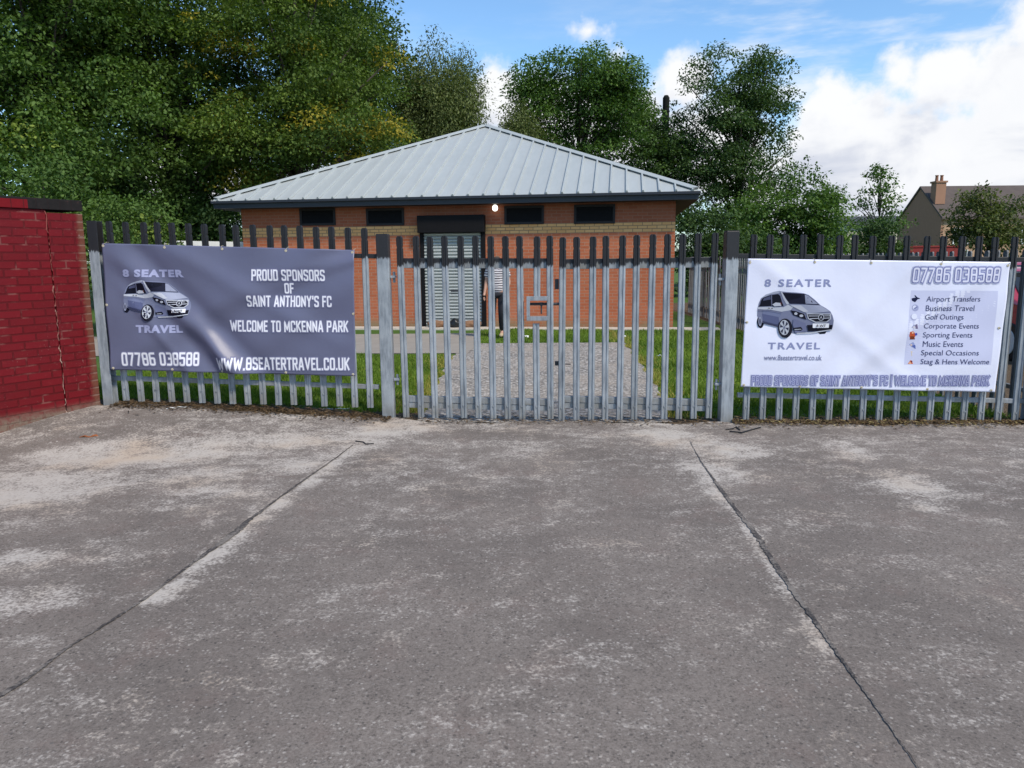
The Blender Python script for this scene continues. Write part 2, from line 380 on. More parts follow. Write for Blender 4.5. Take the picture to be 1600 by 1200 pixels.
def coping_m(t):
    o = t.node('ShaderNodeTexCoord').outputs['Object']; s = t.node('ShaderNodeSeparateXYZ', {0: o})
    n = t.noise(o, 20, 5, 0.7)
    fr = t.m('FRACT', t.m('DIVIDE', s.outputs[0], 0.112)); j = t.m('LESS_THAN', fr, 0.07)
    bl = t.mix(n, (0.008, 0.0075, 0.008), (0.024, 0.021, 0.021)); bl = t.mix(t.mr(n, 0.62, 0.7, 0, 0.5), bl, (0.13, 0.05, 0.04))
    rd = t.mix(n, (0.12, 0.006, 0.010), (0.16, 0.009, 0.013))
    f = t.m('MULTIPLY', t.m('LESS_THAN', s.outputs[0], -0.52), t.m('LESS_THAN', s.outputs[2], 2.075))
    c = t.mix(f, bl, rd); c = t.mix(t.m('MULTIPLY', j, 0.6), c, (0.02, 0.012, 0.012))
    P(t, c, 0.85, 0, 0.1, t.m('SUBTRACT', n, j), 0.5, 0.006)
M['coping'] = mat('black_coping_brick', coping_m)

def roof_m(t):
    o = t.node('ShaderNodeTexCoord').outputs['Object']
    n = t.noise(t.vm('MULTIPLY', o, (1, 0.25, 0.25)).outputs[0], 7, 5, 0.6); n2 = t.noise(o, 1.1, 4); n3 = t.noise(o, 55, 4)
    c = t.mix(n, (0.325, 0.348, 0.338), (0.43, 0.452, 0.44)); c = t.mix(t.m('MULTIPLY', n2, 0.35), c, (0.48, 0.505, 0.495))
    c = t.mix(t.m('MULTIPLY', t.mr(n3, 0.64, 0.72), 0.35), c, (0.17, 0.19, 0.19))
    s_ = t.node('ShaderNodeSeparateXYZ', {0: o}); idx = t.m('FLOOR', t.m('DIVIDE', t.m('ADD', s_.outputs[0], 0.18), 0.369))
    wn = t.node('ShaderNodeTexWhiteNoise', {'W': idx}, noise_dimensions='1D').outputs['Value']
    c = t.mix(t.mr(wn, 0.3, 1, 0, 0.22, False), c, (0.30, 0.335, 0.345))
    st = t.mr(t.noise(t.vm('MULTIPLY', o, (9, 0.5, 0.5)).outputs[0], 2, 4, .7), .55, .8, 0, .3); c = t.mix(st, c, (0.27, 0.30, 0.29))
    P(t, c, 0.42, 0.1, 0.5)
M['roof'] = mat('grey_green_roof_sheet', roof_m)
M['fascia'] = plain('dark_slate_fascia', (0.018, 0.021, 0.029), 0.45, 0, 0.2, 3)
M['soffit'] = plain('black_soffit', (0.012, 0.012, 0.013), 0.7)
def slats(pitch, c1, c2, rough=0.45, metal=0.2):
    def f(t):
        o = t.node('ShaderNodeTexCoord').outputs['Object']; n = t.noise(t.vm('MULTIPLY', o, (1, 1, 6)).outputs[0], 4, 5)
        P(t, t.mix(n, c1, c2), rough, metal, 0.4)
    return f
M['shutter'] = mat('galvanised_shutter', slats(.07, (0.30, 0.32, 0.31), (0.46, 0.48, 0.46)))
M['winblack'] = plain('black_window_shutter', (0.008, 0.0075, 0.0085), 0.7, 0, 0.3, 20, spec=.12)
M['winframe'] = plain('dark_window_frame', (0.020, 0.017, 0.018), 0.6, 0, 0.3, 20, spec=.25)
M['lampbody'] = plain('white_plastic', (0.7, 0.7, 0.68), 0.4)
def glow(t):
    P(t, (0.9, 0.9, 0.85), 0.3); t.set(t.bs.inputs['Emission Color'], (1.0, 0.96, 0.86, 1)); t.set(t.bs.inputs['Emission Strength'], 1.6)
M['glow'] = mat('lit_lamp_glass', glow)
def cloth(c, name):
    def f(t):
        o = t.node('ShaderNodeTexCoord').outputs['Object']; n = t.noise(o, 3, 4)
        P(t, t.mix(n, tuple(x*0.95 for x in c), tuple(min(x*1.05, 0.9) for x in c)), 0.42, 0, 0.4, t.noise(o, 9, 4), 0.12, 0.02)
    return mat(name, f)
M['ban_grey'] = cloth((0.106, 0.112, 0.180), 'grey_banner_vinyl')
M['ban_white'] = cloth((0.66, 0.675, 0.80), 'white_banner_vinyl')
def printm(t):
    a = t.node('ShaderNodeAttribute', attribute_name='Col'); P(t, t.mix(1.0, a.outputs['Color'], (0.86, 0.86, 0.86), 'MULTIPLY'), 0.5, 0, 0.12)
M['print'] = mat('banner_print', printm)
def flat(name, c, rough=0.5): return mat(name, lambda t: P(t, c, rough, 0, 0.4))
M['brass'] = flat('brass_eyelet', (0.45, 0.40, 0.30), 0.35)

def leafm(name, dark, light, accent=None, acc_t=0.9, trans=0.25):
    def f(t):
        a = t.node('ShaderNodeAttribute', attribute_name='tint').outputs['Fac']
        b = t.node('ShaderNodeAttribute', attribute_name='acc').outputs['Fac']
        c = t.mix(a, dark, light)
        if accent: c = t.mix(t.mr(b, acc_t, acc_t+0.08), c, accent)
        P(t, c, 0.6, 0, 0.18)
        tr = t.node('ShaderNodeBsdfTranslucent', {'Color': t.mix(1.0, c, (1.3, 1.5, 0.5), 'MULTIPLY')})
        ms_ = t.node('ShaderNodeMixShader', {0: trans}); t.l.new(t.bs.outputs[0], ms_.inputs[1]); t.l.new(tr.outputs[0], ms_.inputs[2])
        t.l.new(ms_.outputs[0], t.out.inputs[0])
    return mat(name, f)
M['bark'] = plain('bark', (0.045, 0.036, 0.028), 0.9, 0, 0.5, 12)
M['grassblade'] = leafm('grass_blades', (0.058, 0.112, 0.012), (0.18, 0.27, 0.034), (0.30, 0.27, 0.065), 0.80, 0.3)

# ------------------------------------------------------------------ ground
def sst(a, b, x):
    t_ = np.clip((np.asarray(x, dtype=float)-a)/(b-a), 0, 1); return t_*t_*(3-2*t_)
def zg(x, y):
    return 0.205*sst(0.2, 4.4, -np.asarray(x, dtype=float))*sst(6.1, 7.9, y)*(1-sst(9.5, 15.0, y))
def zf(x, y): return float(zg(x, y))
def grid(xs, ys, dz, attr=None, attrname='dust'):
    X, Y = np.meshgrid(xs, ys); Z = zg(X, Y)+dz
    V = np.stack([X.ravel(), Y.ravel(), Z.ravel()], 1); nx, ny = len(xs), len(ys)
    i, j = np.meshgrid(np.arange(nx-1), np.arange(ny-1)); q = (j*nx+i).ravel()
    F = np.stack([q, q+1, q+nx+1, q+nx], 1)
    return V, F
def projnp(V):
    Q = V-np.array([0, 0, EYE]); z = Q@np.array(fw); z = np.where(z < 0.05, 0.05, z)
    return 800+FPX*(Q@np.array(rt))/z, 600-FPX*(Q@np.array(up))/z, z

GPL = Vector((-1.285, 7.86, 0)); GPR = Vector((2.165, 7.66, 0)); LE = Vector((-4.16, 7.90, 0)); RE = Vector((5.10, 7.50, 0))
def fence_y(x):
    pts = [(-30, 7.95), (LE.x, LE.y), (GPL.x, GPL.y), (GPR.x, GPR.y), (RE.x, RE.y), (30, 7.0)]
    return np.interp(x, [p[0] for p in pts], [p[1] for p in pts])
xs = np.unique(np.concatenate([np.linspace(-900, -60, 8), np.linspace(-60, -10, 26), np.arange(-10, 10.01, 0.16), np.linspace(10, 60, 26), np.linspace(60, 900, 8)]))
ys = np.unique(np.concatenate([np.linspace(-200, -8, 8), np.arange(-8, 24.01, 0.16), np.linspace(24, 90, 34), np.linspace(90, 1500, 10)]))
V, F = grid(xs, ys, 0.0)
fy = fence_y(V[:, 0]); dy = V[:, 1]-fy
mud = np.exp(-((dy-0.02)/0.26)**2)*(1.0)
mud = np.where(dy < 0, np.maximum(mud, 0.95), mud)
mud = np.maximum(mud, 0.75*np.exp(-(np.maximum(0, np.abs(V[:, 0]+1.12)-0.18)/0.18)**2)*(dy > 0)*(V[:, 1] < 9.0))
mud = np.maximum(mud, np.where((V[:, 0] > 5.1) & (V[:, 1] < 30), 0.8, 0))
ground = link('ground', np_mesh('ground', V, F, {'mud': ('POINT', mud)}, True), M['ground']); ground['kind'] = 'structure'

# forecourt, cut along an uneven edge at the fence foot
xs = np.arange(-9, 9.01, 0.06); ys = np.concatenate([np.arange(-4, 0, 0.25), np.arange(0, 7.02, 0.06)])
nrow = len(ys); edge = fence_y(xs) - 0.10 + 0.05*np.sin(xs*3.1)+0.04*np.sin(xs*9.7+1) - 0.06*(xs > 2.2)
X, T = np.meshgrid(xs, np.linspace(0, 1, nrow+6)); base = np.concatenate([ys, np.zeros(6)])
Y = np.empty_like(X)
for r in range(nrow+6):
    Y[r] = ys[r] if r < nrow else ys[-1] + (edge-ys[-1])*((r-nrow+1)/6)
V = np.stack([X.ravel(), Y.ravel(), (zg(X, Y)+0.014).ravel()], 1)
nx = len(xs); i, j = np.meshgrid(np.arange(nx-1), np.arange(nrow+5)); q = (j*nx+i).ravel(); F = np.stack([q, q+1, q+nx+1, q+nx], 1)
PX, PY, PZ = projnp(V)
dust = 0.19+0.25*np.exp(-((V[:, 1]-7.0)/2.0)**2)+0.05*np.exp(-((V[:, 1]-3.0)/1.5)**2)
def blob(px, py, rx, ry, s, ang=0.0):
    global dust
    a = math.radians(ang); dx = PX-px; dy_ = PY-py
    u = (dx*math.cos(a)+dy_*math.sin(a))/rx; v = (-dx*math.sin(a)+dy_*math.cos(a))/ry
    dust = np.maximum(dust, s*np.exp(-(u*u+v*v)**1.3))
for bl in [(60,760,210,42,1.0,-6),(210,715,260,26,1.0,-4),(420,690,230,17,.95,0),(600,672,130,17,1.0,-6),(560,690,90,20,.85,0),(330,740,170,30,.75,-5),(455,725,120,24,.8,-10),
           (30,880,110,28,.85,-8),(30,940,120,26,.9,-6),(170,870,120,14,.6,-5),(420,790,60,18,.6,-20),(330,770,140,18,.8,0),(250,790,100,20,.6,0),
           (640,760,90,26,.55,0),(700,720,120,26,.55,0),(600,730,110,24,.6,0),(820,700,110,22,.62,0),(760,760,90,30,.45,0),
           (1060,685,110,20,1.0,8),(1140,705,80,18,.95,0),(1120,735,90,22,.85,10),(1180,750,50,12,.75,0),(1330,705,60,17,.9,12),(1430,760,90,24,.85,12),(1450,790,60,16,.8,10),
           (1250,650,120,10,.55,0),(1500,690,90,14,.5,5),(1560,660,120,12,.6,0),(940,680,90,16,.6,0),(1020,665,60,10,.8,0),
           (880,812,90,7,.45,-22),(1280,790,40,8,.4,0),(620,985,26,12,.5,0),(90,1110,80,30,.42,0),(190,1100,60,20,.42,0),(150,700,180,18,.9,-8),
           (20,1000,110,20,.5,0),(260,1010,90,16,.38,0),(480,650,130,9,.9,0),(760,665,100,8,.6,0),(1575,745,40,10,.6,0)]: blob(*bl)
def band(pts, side, w, s):
    """pale fines gathered along one side of a joint (image polyline -> ground)"""
    global dust
    G = np.array([[*atZ(*p)[:2]] for p in pts])
    best = np.full(len(V), 9.0)
    for a, b in zip(G[:-1], G[1:]):
        d = b-a; L = np.hypot(*d); d = d/L; n_ = np.array([-d[1], d[0]])*side
        r_ = V[:, :2]-a; t_ = r_@d; h = r_@n_
        ok = (t_ > -0.02) & (t_ < L+0.02) & (h > 0)
        best = np.where(ok, np.minimum(best, h), best)
    dust = np.maximum(dust, s*np.exp(-(best/w)**2))
JL = [(552,700),(470,757),(418,795),(385,820),(372,833),(300,885),(225,942),(175,975),(100,1022),(50,1062),(-40,1118)]
JR = [(1078,692),(1094,722),(1112,748),(1124,765),(1150,800),(1186,845),(1200,870),(1240,930),(1280,985),(1310,1030),(1350,1085),(1395,1150),(1440,1215)]
band(JL[:7], 1, 0.17, 1.0); band(JR[:10], -1, 0.085, 0.95)
band([(1094,722),(1150,800)], -1, 0.14, 0.9)
fore = link('forecourt', np_mesh('forecourt', V, F, {'dust': ('POINT', dust)}, True), M['asphalt']); fore['kind'] = 'structure'
def strip(name, px, widths, m):
    mb = MB(); pts = [atZ(*p) for p in px]
    P2 = []; W2 = []
    for i in range(len(pts)-1):
        for k_ in range(16):
            t_ = k_/16; P2.append(pts[i].lerp(pts[i+1], t_)); W2.append(widths[i]*(1-t_)+widths[i+1]*t_)
    P2.append(pts[-1]); W2.append(widths[-1]); Lr = []
    for i, p in enumerate(P2):
        d = (P2[min(i+1, len(P2)-1)]-P2[max(i-1, 0)]).normalized(); n_ = Vector((-d.y, d.x, 0))
        wl, wr = W2[i]*random.uniform(.32, .68), W2[i]*random.uniform(.32, .68)
        j_ = n_*random.uniform(-.0025, .0025)
        a = p+n_*wl+j_; b = p-n_*wr+j_; a.z = zf(a.x, a.y)+0.019; b.z = zf(b.x, b.y)+0.019; Lr.append((a, b))
    for (a, b), (c, d) in zip(Lr[:-1], Lr[1:]): mb.poly([a, c, d, b])
    o = mb.build(name, m); o['kind'] = 'structure'
strip('joint_seal', JL, [.010,.018,.018,.040,.046,.020,.016,.018,.016,.024,.032], M['seal'])
strip('joint_seal', JR, [.004,.008,.012,.030,.024,.036,.030,.028,.020,.015,.010,.006,.004], M['seal'])

# drive, path and edging behind the gate
def sheet(name, pts, m, dz, n=14):
    """pts: left polyline and right polyline of equal length, filled across"""
    mb = MB(); L, Rr = pts
    def samp(pl, t_):
        f_ = t_*(len(pl)-1); i_ = min(int(f_), len(pl)-2); return Vector(pl[i_]).lerp(Vector(pl[i_+1]), f_-i_)
    rows = []
    for i_ in range(41):
        a, b = samp(L, i_/40), samp(Rr, i_/40)
        a.x += random.uniform(-.03, .03); b.x += random.uniform(-.03, .03)
        rows.append([a.lerp(b, k_/n) for k_ in range(n+1)])
    for r0, r1 in zip(rows[:-1], rows[1:]):
        for k_ in range(n):
            mb.poly([(p.x, p.y, zf(p.x, p.y)+dz) for p in (r0[k_], r0[k_+1], r1[k_+1], r1[k_])])
    o = mb.build(name, m); o['kind'] = 'structure'
sheet('gravel_drive', ([(-0.98,7.72),(-1.0,9.6),(-1.0,11.0),(-1.06,12.9),(-0.75,15.25)], [(1.62,7.62),(1.85,9.5),(2.0,11.5),(2.15,13.5),(2.22,15.2)]), M['gravel'], 0.008)
sheet('concrete_path', ([(-12,13.1),(-12,14.5),(-12,17.4)], [(-0.8,13.6),(-0.6,15.3),(-0.72,17.4)]), M['conc'], 0.012)
# ------------------------------------------------------------------ palisade fencing
def pale_mesh(h):
    prof = [(-.034,.017),(-.0265,0.),(-.0125,-.001),(-.0075,.008),(.0075,.008),(.0125,-.001),(.0265,0.),(.034,.017)]
    lv = [(0,1),(h*.5,1),(h-.128,1),(h-.116,.86),(h-.106,.86),(h-.094,1),(h-.022,1),(h-.009,.86),(h,.6)]
    n_ = len(prof); V_ = []; F_ = []
    for z, s_ in lv:
        V_ += [(x*s_, y, z) for x, y in prof] + [(x*s_, y+.004, z) for x, y in reversed(prof)]
    m_ = 2*n_
    for i_ in range(len(lv)-1):
        for k_ in range(m_):
            q_ = (k_+1) % m_; F_.append([i_*m_+k_, i_*m_+q_, (i_+1)*m_+q_, (i_+1)*m_+k_])
    for base_, rv in ((0, True), ((len(lv)-1)*m_, False)):
        for k_ in range(n_-1):
            f_ = [base_+k_, base_+k_+1, base_+m_-2-k_, base_+m_-1-k_]; F_.append(f_[::-1] if rv else f_)
    # bolt head near the foot
    mb = MB(); mb.v = V_; mb.f = F_
    mb.tube([(0, -.004, .13), (0, .009, .13)], .0085, 8)
    return mb.mesh('pale')
pm_gate = pale_mesh(1.845); pm_gate.materials.append(M['pale_gate'])
pm_left = pale_mesh(1.83); pm_left.materials.append(M['pale_left'])
pm_side = pale_mesh(1.72); pm_side.materials.append(M['pale_shaded'])
def local(o, p):
    return o.matrix_basis.inverted() @ Vector(p)
def add_pale(parent, me, p, ang, name='pale'):
    o = link(name, me, None, parent, None)
    o.location = local(parent, p); o.rotation_euler = (R(random.uniform(-.5, .5)), R(random.uniform(-.45, .45)), ang-parent.rotation_euler.z+R(random.uniform(-2.5, 2.5)))
    return o
def bar(parent, name, a, b, zc0, zc1, h, d, off, m, z_local=False, bevel=0.004):
    """rail from a to b (xy), centre heights zc0->zc1"""
    a = Vector((a[0], a[1], zc0)); b = Vector((b[0], b[1], zc1)); dr = (b-a); L = dr.length
    mb = MB(); mb.box(0, L, -d/2, d/2, -h/2, h/2)
    o = mb.build(name, m, parent, bevel=bevel)
    dn = dr.normalized(); nrm = Vector((-dn.y, dn.x, 0)).normalized(); upv = dn.cross(nrm)
    a2 = a+nrm*off
    mw = Matrix(((dn.x, nrm.x, upv.x, a2.x), (dn.y, nrm.y, upv.y, a2.y), (dn.z, nrm.z, upv.z, a2.z), (0, 0, 0, 1)))
    o.matrix_basis = parent.matrix_basis.inverted() @ mw
    return o
def post_mesh(w, d, h):
    mb = MB(); mb.box(-w/2, w/2, -d/2, d/2, -0.02, h); return mb.mesh('post')
def hpost(parent, p, w, d, h, m, name='post', rz=0):
    # rolled-steel I-section post
    mb = MB(); t_ = .012
    mb.box(-w/2, w/2, -d/2, -d/2+t_, -.05, h); mb.box(-w/2, w/2, d/2-t_, d/2, -.05, h); mb.box(-.007, .007, -d/2+t_, d/2-t_, -.05, h)
    o = mb.build(name, m, parent, local(parent, p), bevel=.003); o.rotation_euler.z = rz; return o

def lerp2(a, b, t_): return (a[0]+(b[0]-a[0])*t_, a[1]+(b[1]-a[1])*t_)
# left run
lf = empty('palisade_fence', (LE.x, LE.y, zf(LE.x, LE.y)), 'grey steel palisade fence run with black tips carrying the grey banner, beside red wall', 'fence')
pmat = M['post']
lpost = hpost(lf, (-4.17, 7.86, 0.17), .10, .12, 1.90, galv('left_end_post_paint', 1.60))
lx = [189.4,213.1,238.1,262.2,286.2,310.9,335.6,359.7,383.1,407.8,432.5,456.9,481.3,506,530,555,579.4]
for k_, px in enumerate(lx):
    t_ = k_/16; x = -4.02+(-1.475+4.02)*t_
    y = np.interp(x, [LE.x, GPL.x], [LE.y, GPL.y])-.035
    add_pale(lf, pm_left, (x, y, .235-.085*t_+random.uniform(-.006, .006)), 0)
bar(lf, 'rail', (-4.16, 7.87), (-1.34, 7.83), 1.795, 1.695, .046, .045, .03, M['black'])
bar(lf, 'rail', (-4.16, 7.87), (-1.38, 7.83), .475, .36, .046, .045, .03, M['pale_plain'])
# right run
rf = empty('palisade_fence', (GPR.x, GPR.y, 0), 'grey steel palisade fence run with black tips carrying the white banner', 'fence')
angR = math.atan2(RE.y-GPR.y, RE.x-GPR.x)
for k_ in range(17):
    x = 2.365+(5.0-2.365)*k_/16; y = np.interp(x, [GPR.x, RE.x], [GPR.y, RE.y])-.035
    add_pale(rf, pm_gate, (x, y, .03-.06*k_/16+random.uniform(-.005, .005)), angR)
bar(rf, 'rail', (2.23, 7.635), (5.1, 7.47), 1.665, 1.60, .046, .045, .03, M['black'])
bar(rf, 'rail', (2.28, 7.632), (5.1, 7.47), .275, .215, .046, .045, .03, M['pale_plain'])
hpost(rf, (5.125, 7.46, -.05), .10, .12, 1.93, galv('corner_post_paint', 1.66))
# gate posts
def gate_post(p, h, label, zp, sgn):
    g = empty('gate_post', p, label, 'gate post', 0, 'gate posts of the double gate')
    mb = MB(); mb.box(-.062, .062, -.062, .062, -.05, h); mb.build('shaft', galv('gate_post_paint', zp), g, bevel=.006)
    mb = MB(); mb.box(-.058, .058, -.058, .058, h+.001, h+.006); mb.build('cap', M['black'], g)
    for z in (1.5-.04, .41):
        mb = MB(); mb.box(.063 if sgn > 0 else -.12, .12 if sgn > 0 else -.063, -.03, .03, z-.012, z+.012)
        mb.tube([(sgn*.10, 0, z-.06), (sgn*.10, 0, z+.05)], .014, 10); mb.build('hinge', M['pale_plain'], g, bevel=.002)
    return g
gate_post((GPL.x, GPL.y, .03), 1.88, 'mottled square steel gate post with black top at the grey banner side', 1.645, 1)
gate_post((GPR.x, GPR.y, -.02), 1.925, 'square steel gate post with black top at the white banner side', 1.655, -1)
# gate leaves
gl0, gr1 = (-1.14, 7.83), (2.02, 7.645)
def gl(px):   # image x of a pale foot -> point on the gate line
    d = ray(px, 640); # intersect with line gl0-gr1
    ax, ay = gl0; bx, by = gr1; s_ = (ay*d.x-ax*d.y)/((bx-ax)*d.y-(by-ay)*d.x); return (ax+(bx-ax)*s_, ay+(by-ay)*s_)
angG = math.atan2(gr1[1]-gl0[1], gr1[0]-gl0[0])
def leaf(label, pxs, zb, zt):
    a, b = gl(pxs[0]), gl(pxs[-1])
    g = empty('palisade_gate', (a[0], a[1], 0), label, 'gate', angG, 'double gate leaves')
    for k_, px in enumerate(pxs):
        p = gl(px); z = zb[0]+(zb[1]-zb[0])*k_/10
        if len(pxs) == 11 and px == 838.7: continue
        add_pale(g, pm_gate, (p[0], p[1]-.03, z+random.uniform(-.004, .004)), angG)
    bar(g, 'rail', a, b, zt[0], zt[1], .10, .05, .025, M['gaterail'])
    bar(g, 'rail', a, b, .235, .20, .065, .05, .025, M['pale_plain'])
    bar(g, 'rail_plate', a, b, .172, .138, .055, .012, .012, M['pale_plain'], bevel=.001)
    return g
LPX = [634.5,657.7,679.8,702,724.7,747.5,770.6,793,815.5,838.7,859.7]
RPX = [876.8,900,923,945,967.6,990,1013,1037,1060,1083,1106.6]
g1 = leaf('palisade gate leaf with the lock box and a cut pale', LPX, (.045,.035), (1.625,1.61))
g2 = leaf('palisade gate leaf of eleven full pales next to the white banner', RPX, (.02,.045), (1.60,1.605))
# the cut pale and its lock box on the left leaf
cx, cy = gl(838.7)
def cutpale(z0, z1):
    full = pale_mesh(1.845); bm = bmesh.new(); bm.from_mesh(full)
    for co, no in (((0, 0, z0), (0, 0, -1)), ((0, 0, z1), (0, 0, 1))):
        bmesh.ops.bisect_plane(bm, geom=bm.verts[:]+bm.edges[:]+bm.faces[:], plane_co=co, plane_no=no, clear_outer=True)
    bm.to_mesh(full); bm.free(); full.materials.append(M['pale_gate']); return full
add_pale(g1, cutpale(1.215, 1.9), (cx, cy-.03, .03), angG); add_pale(g1, cutpale(-.1, .985), (cx, cy-.03, .03), angG)
zt_ = atY(838, 466, cy).z; zb_ = atY(838, 497, cy).z; xl = atY(823, 480, cy).x-cx; xr = atY(857, 480, cy).x-cx
lb = MB(); lb.box(xl, xr, -.062, -.045, zt_-.022, zt_+.022); lb.box(xl, xr, -.062, -.045, zb_-.022, zb_+.022); lb.box(xl, xl+.034, -.0625, -.0455, zb_+.0225, zt_-.0225)
lb.box(xl-.001, xr-.001, -.044, .03, zt_+.0, zt_+.012); lb.box(xl-.001, xr-.001, -.044, .03, zb_-.012, zb_)
o = lb.build('lock_box', M['pale_plain'], g1, local(g1, (cx, cy, 0)), bevel=.002)
zm = atY(838, 475, cy).z
lb = MB(); lb.tube([(xl+.03, 0, zm), (xr+.12, 0, zm)], .014, 10); lb.tube([(.05, -.005, zm), (.05, -.012, zm-.10)], .008, 8); lb.box(.035, .065, -.02, .012, zm-.016, zm+.016)
lb.build('bolt', M['iron'], g1, local(g1, (cx, cy, 0)))
mx, my = gl(870)
zk = atY(870, 444, my).z
lb = MB(); lb.box(-.02, .02, .012, .03, zk-.05, zk+.05); lb.build('keep_plate', M['iron'], g2, local(g2, (mx, my, 0)), bevel=.002)
zk2 = atY(870, 568, my).z
lb = MB(); lb.box(-.02, .02, .012, .035, zk2-.022, zk2+.022); lb.tube([(.0, .03, zk2-.006), (.14, .03, zk2-.012)], .006, 6); lb.build('drop_bolt_keep', M['iron'], g2, local(g2, (mx, my, 0)), bevel=.002)

# side run going back along the right edge of the lawn
sf = empty('palisade_fence', (5.12, 7.6, 0), 'unpainted grey palisade fence running back beside the lawn to the trees', 'fence')
for k_ in range(98):
    y = 7.72+k_*.165; t_ = k_/97
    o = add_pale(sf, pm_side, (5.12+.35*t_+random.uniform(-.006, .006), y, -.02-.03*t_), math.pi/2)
bar(sf, 'rail', (5.16, 7.6), (5.50, 24.0), 1.45, 1.42, .046, .045, -.02, M['pale_shaded']); bar(sf, 'rail', (5.16, 7.6), (5.50, 24.0), .30, .28, .046, .045, -.02, M['pale_shaded'])
for y in (10.4, 13.2, 16, 18.8, 21.6, 24.1): hpost(sf, (5.27+.35*(y-7.7)/16, y, 0), .09, .10, 1.68, M['pale_shaded'], rz=math.pi/2)

# ------------------------------------------------------------------ red wall
wd = Vector((-0.5, -0.87, 0)).normalized(); wo = Vector((-4.255, 7.80, .17))
rw = empty('brick_wall', wo, 'red painted brick wall with black coping at the left end of the fence', 'wall', math.atan2(-wd.y, -wd.x))
mb = MB(); mb.box(-7.0, -.355, -.0, .33, -.25, 1.99); mb.build('wall_body', M['red'], rw, bevel=.004)
mb = MB(); mb.box(-.345, 0, -.012, .34, -.15, 1.965); mb.build('pier', M['red'], rw, bevel=.006)
mb = MB(); mb.box(-7.0, .004, -.02, .35, 1.992, 2.095); mb.build('coping', M['coping'], rw, bevel=.006)
mb = MB()
z = -.08; x0 = -.352
while z < 1.96:
    dz = random.uniform(.02, .05); x1 = -.352+random.uniform(-.012, .012); w0 = random.uniform(.001, .008)*(1.5 if z < .6 else 1); w1 = random.uniform(.001, .008)
    mb.poly([(x0-w0, -.0035, z), (x0+w0, -.0035, z), (x1+w1, -.0035, z+dz), (x1-w1, -.0035, z+dz)]); x0 = x1; z += dz*(1 if random.random() < .85 else 2.0)
def crackm(t):
    o = t.node('ShaderNodeTexCoord').outputs['Object']; z_ = t.node('ShaderNodeSeparateXYZ', {0: o}).outputs[2]; n = t.noise(o, 14, 5, .7)
    P(t, t.mix(t.mr(t.m('ADD', n, t.m('MULTIPLY', z_, -.18)), .25, .55), (0.20, 0.055, 0.048), (0.34, 0.23, 0.19)), .95, 0, .1)
mb.build('crack', mat('crumbled_mortar', crackm), rw)

# ------------------------------------------------------------------ pavilion
YAW = R(8); bw = 5.37
pc = Vector((-1.465, 19.06, 0.0)); bl = empty('brick_pavilion', pc, 'orange brick pavilion with a grey hipped metal roof and roller door', 'building', -YAW)
Binv = bl.matrix_basis.copy()
Binv = (Matrix.Translation(pc) @ Matrix.Rotation(-YAW, 4, 'Z')).inverted()
def onwall(px, py, off=0.0):
    o_ = Binv @ Vector((0, 0, EYE)); d = Binv.to_3x3() @ ray(px, py); t_ = (-off-o_.y)/d.y; p = o_+d*t_; return p.x, p.z
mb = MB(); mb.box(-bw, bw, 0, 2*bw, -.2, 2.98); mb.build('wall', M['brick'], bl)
OV = .475; ez0, ez1 = 2.955, 3.125
mb = MB(); e = bw+OV
ap = Vector((0, 5.5, 0)); apz = None
o_ = Binv @ Vector((0, 0, EYE)); d = Binv.to_3x3() @ ray(760, 197); t_ = (bw-o_.y)/d.y; apz = (o_+d*t_).z
c5 = bw
for (x0, x1, y0, y1) in ((-e, e, -OV, -OV+.03), (-e, e, 2*bw+OV-.03, 2*bw+OV), (-e, -e+.03, -OV+.03, 2*bw+OV-.03), (e-.03, e, -OV+.03, 2*bw+OV-.03)): mb.box(x0, x1, y0, y1, ez0, ez1)
mb.box(-e-.03, e+.03, -OV-.07, -OV-.001, ez1-.05, ez1+.008)
mb.build('fascia', M['fascia'], bl, bevel=.003)
mb = MB(); mb.box(-e+.031, e-.031, -OV+.031, 2*bw+OV-.031, 2.962, 2.975); mb.build('soffit', M['soffit'], bl)
# roof sheets with ribs; the hip caps ride on the ribs
eo = e+.04; rz0 = ez1+.012; slope = (apz-rz0)/eo; rise = apz-rz0
mb = MB()
corners = [(-eo, c5-eo), (eo, c5-eo), (eo, c5+eo), (-eo, c5+eo)]
for i_ in range(4):
    a, b = Vector((*corners[i_], rz0)), Vector((*corners[(i_+1) % 4], rz0)); A = Vector((0, c5, apz))
    dirv = (b-a).normalized(); L = (b-a).length; inw = Vector((0, c5, rz0))-(a+b)/2; inw.normalize()
    mb.poly([a, b, A]); mb.poly([a-Vector((0, 0, .02)), A-Vector((0, 0, .02)), b-Vector((0, 0, .02))])
    nr = 32; sp = L/nr
    for k_ in range(nr):
        s_ = (k_+.5)*sp; run = min(s_, L-s_)-.06
        if run < .12: continue
        nrm = (inw*-slope+Vector((0, 0, 1))).normalized()
        q0 = a+dirv*s_-inw*.012; q1 = a+dirv*s_+inw*run+Vector((0, 0, run*slope))
        w0, w1, hh = .030, .017, .045
        mb.hexa([q0-dirv*w0, q0+dirv*w0, q1+dirv*w0, q1-dirv*w0, q0-dirv*w1+nrm*hh, q0+dirv*w1+nrm*hh, q1+dirv*w1+nrm*hh, q1-dirv*w1+nrm*hh])
roof = mb.build('roof', M['roof'], bl)
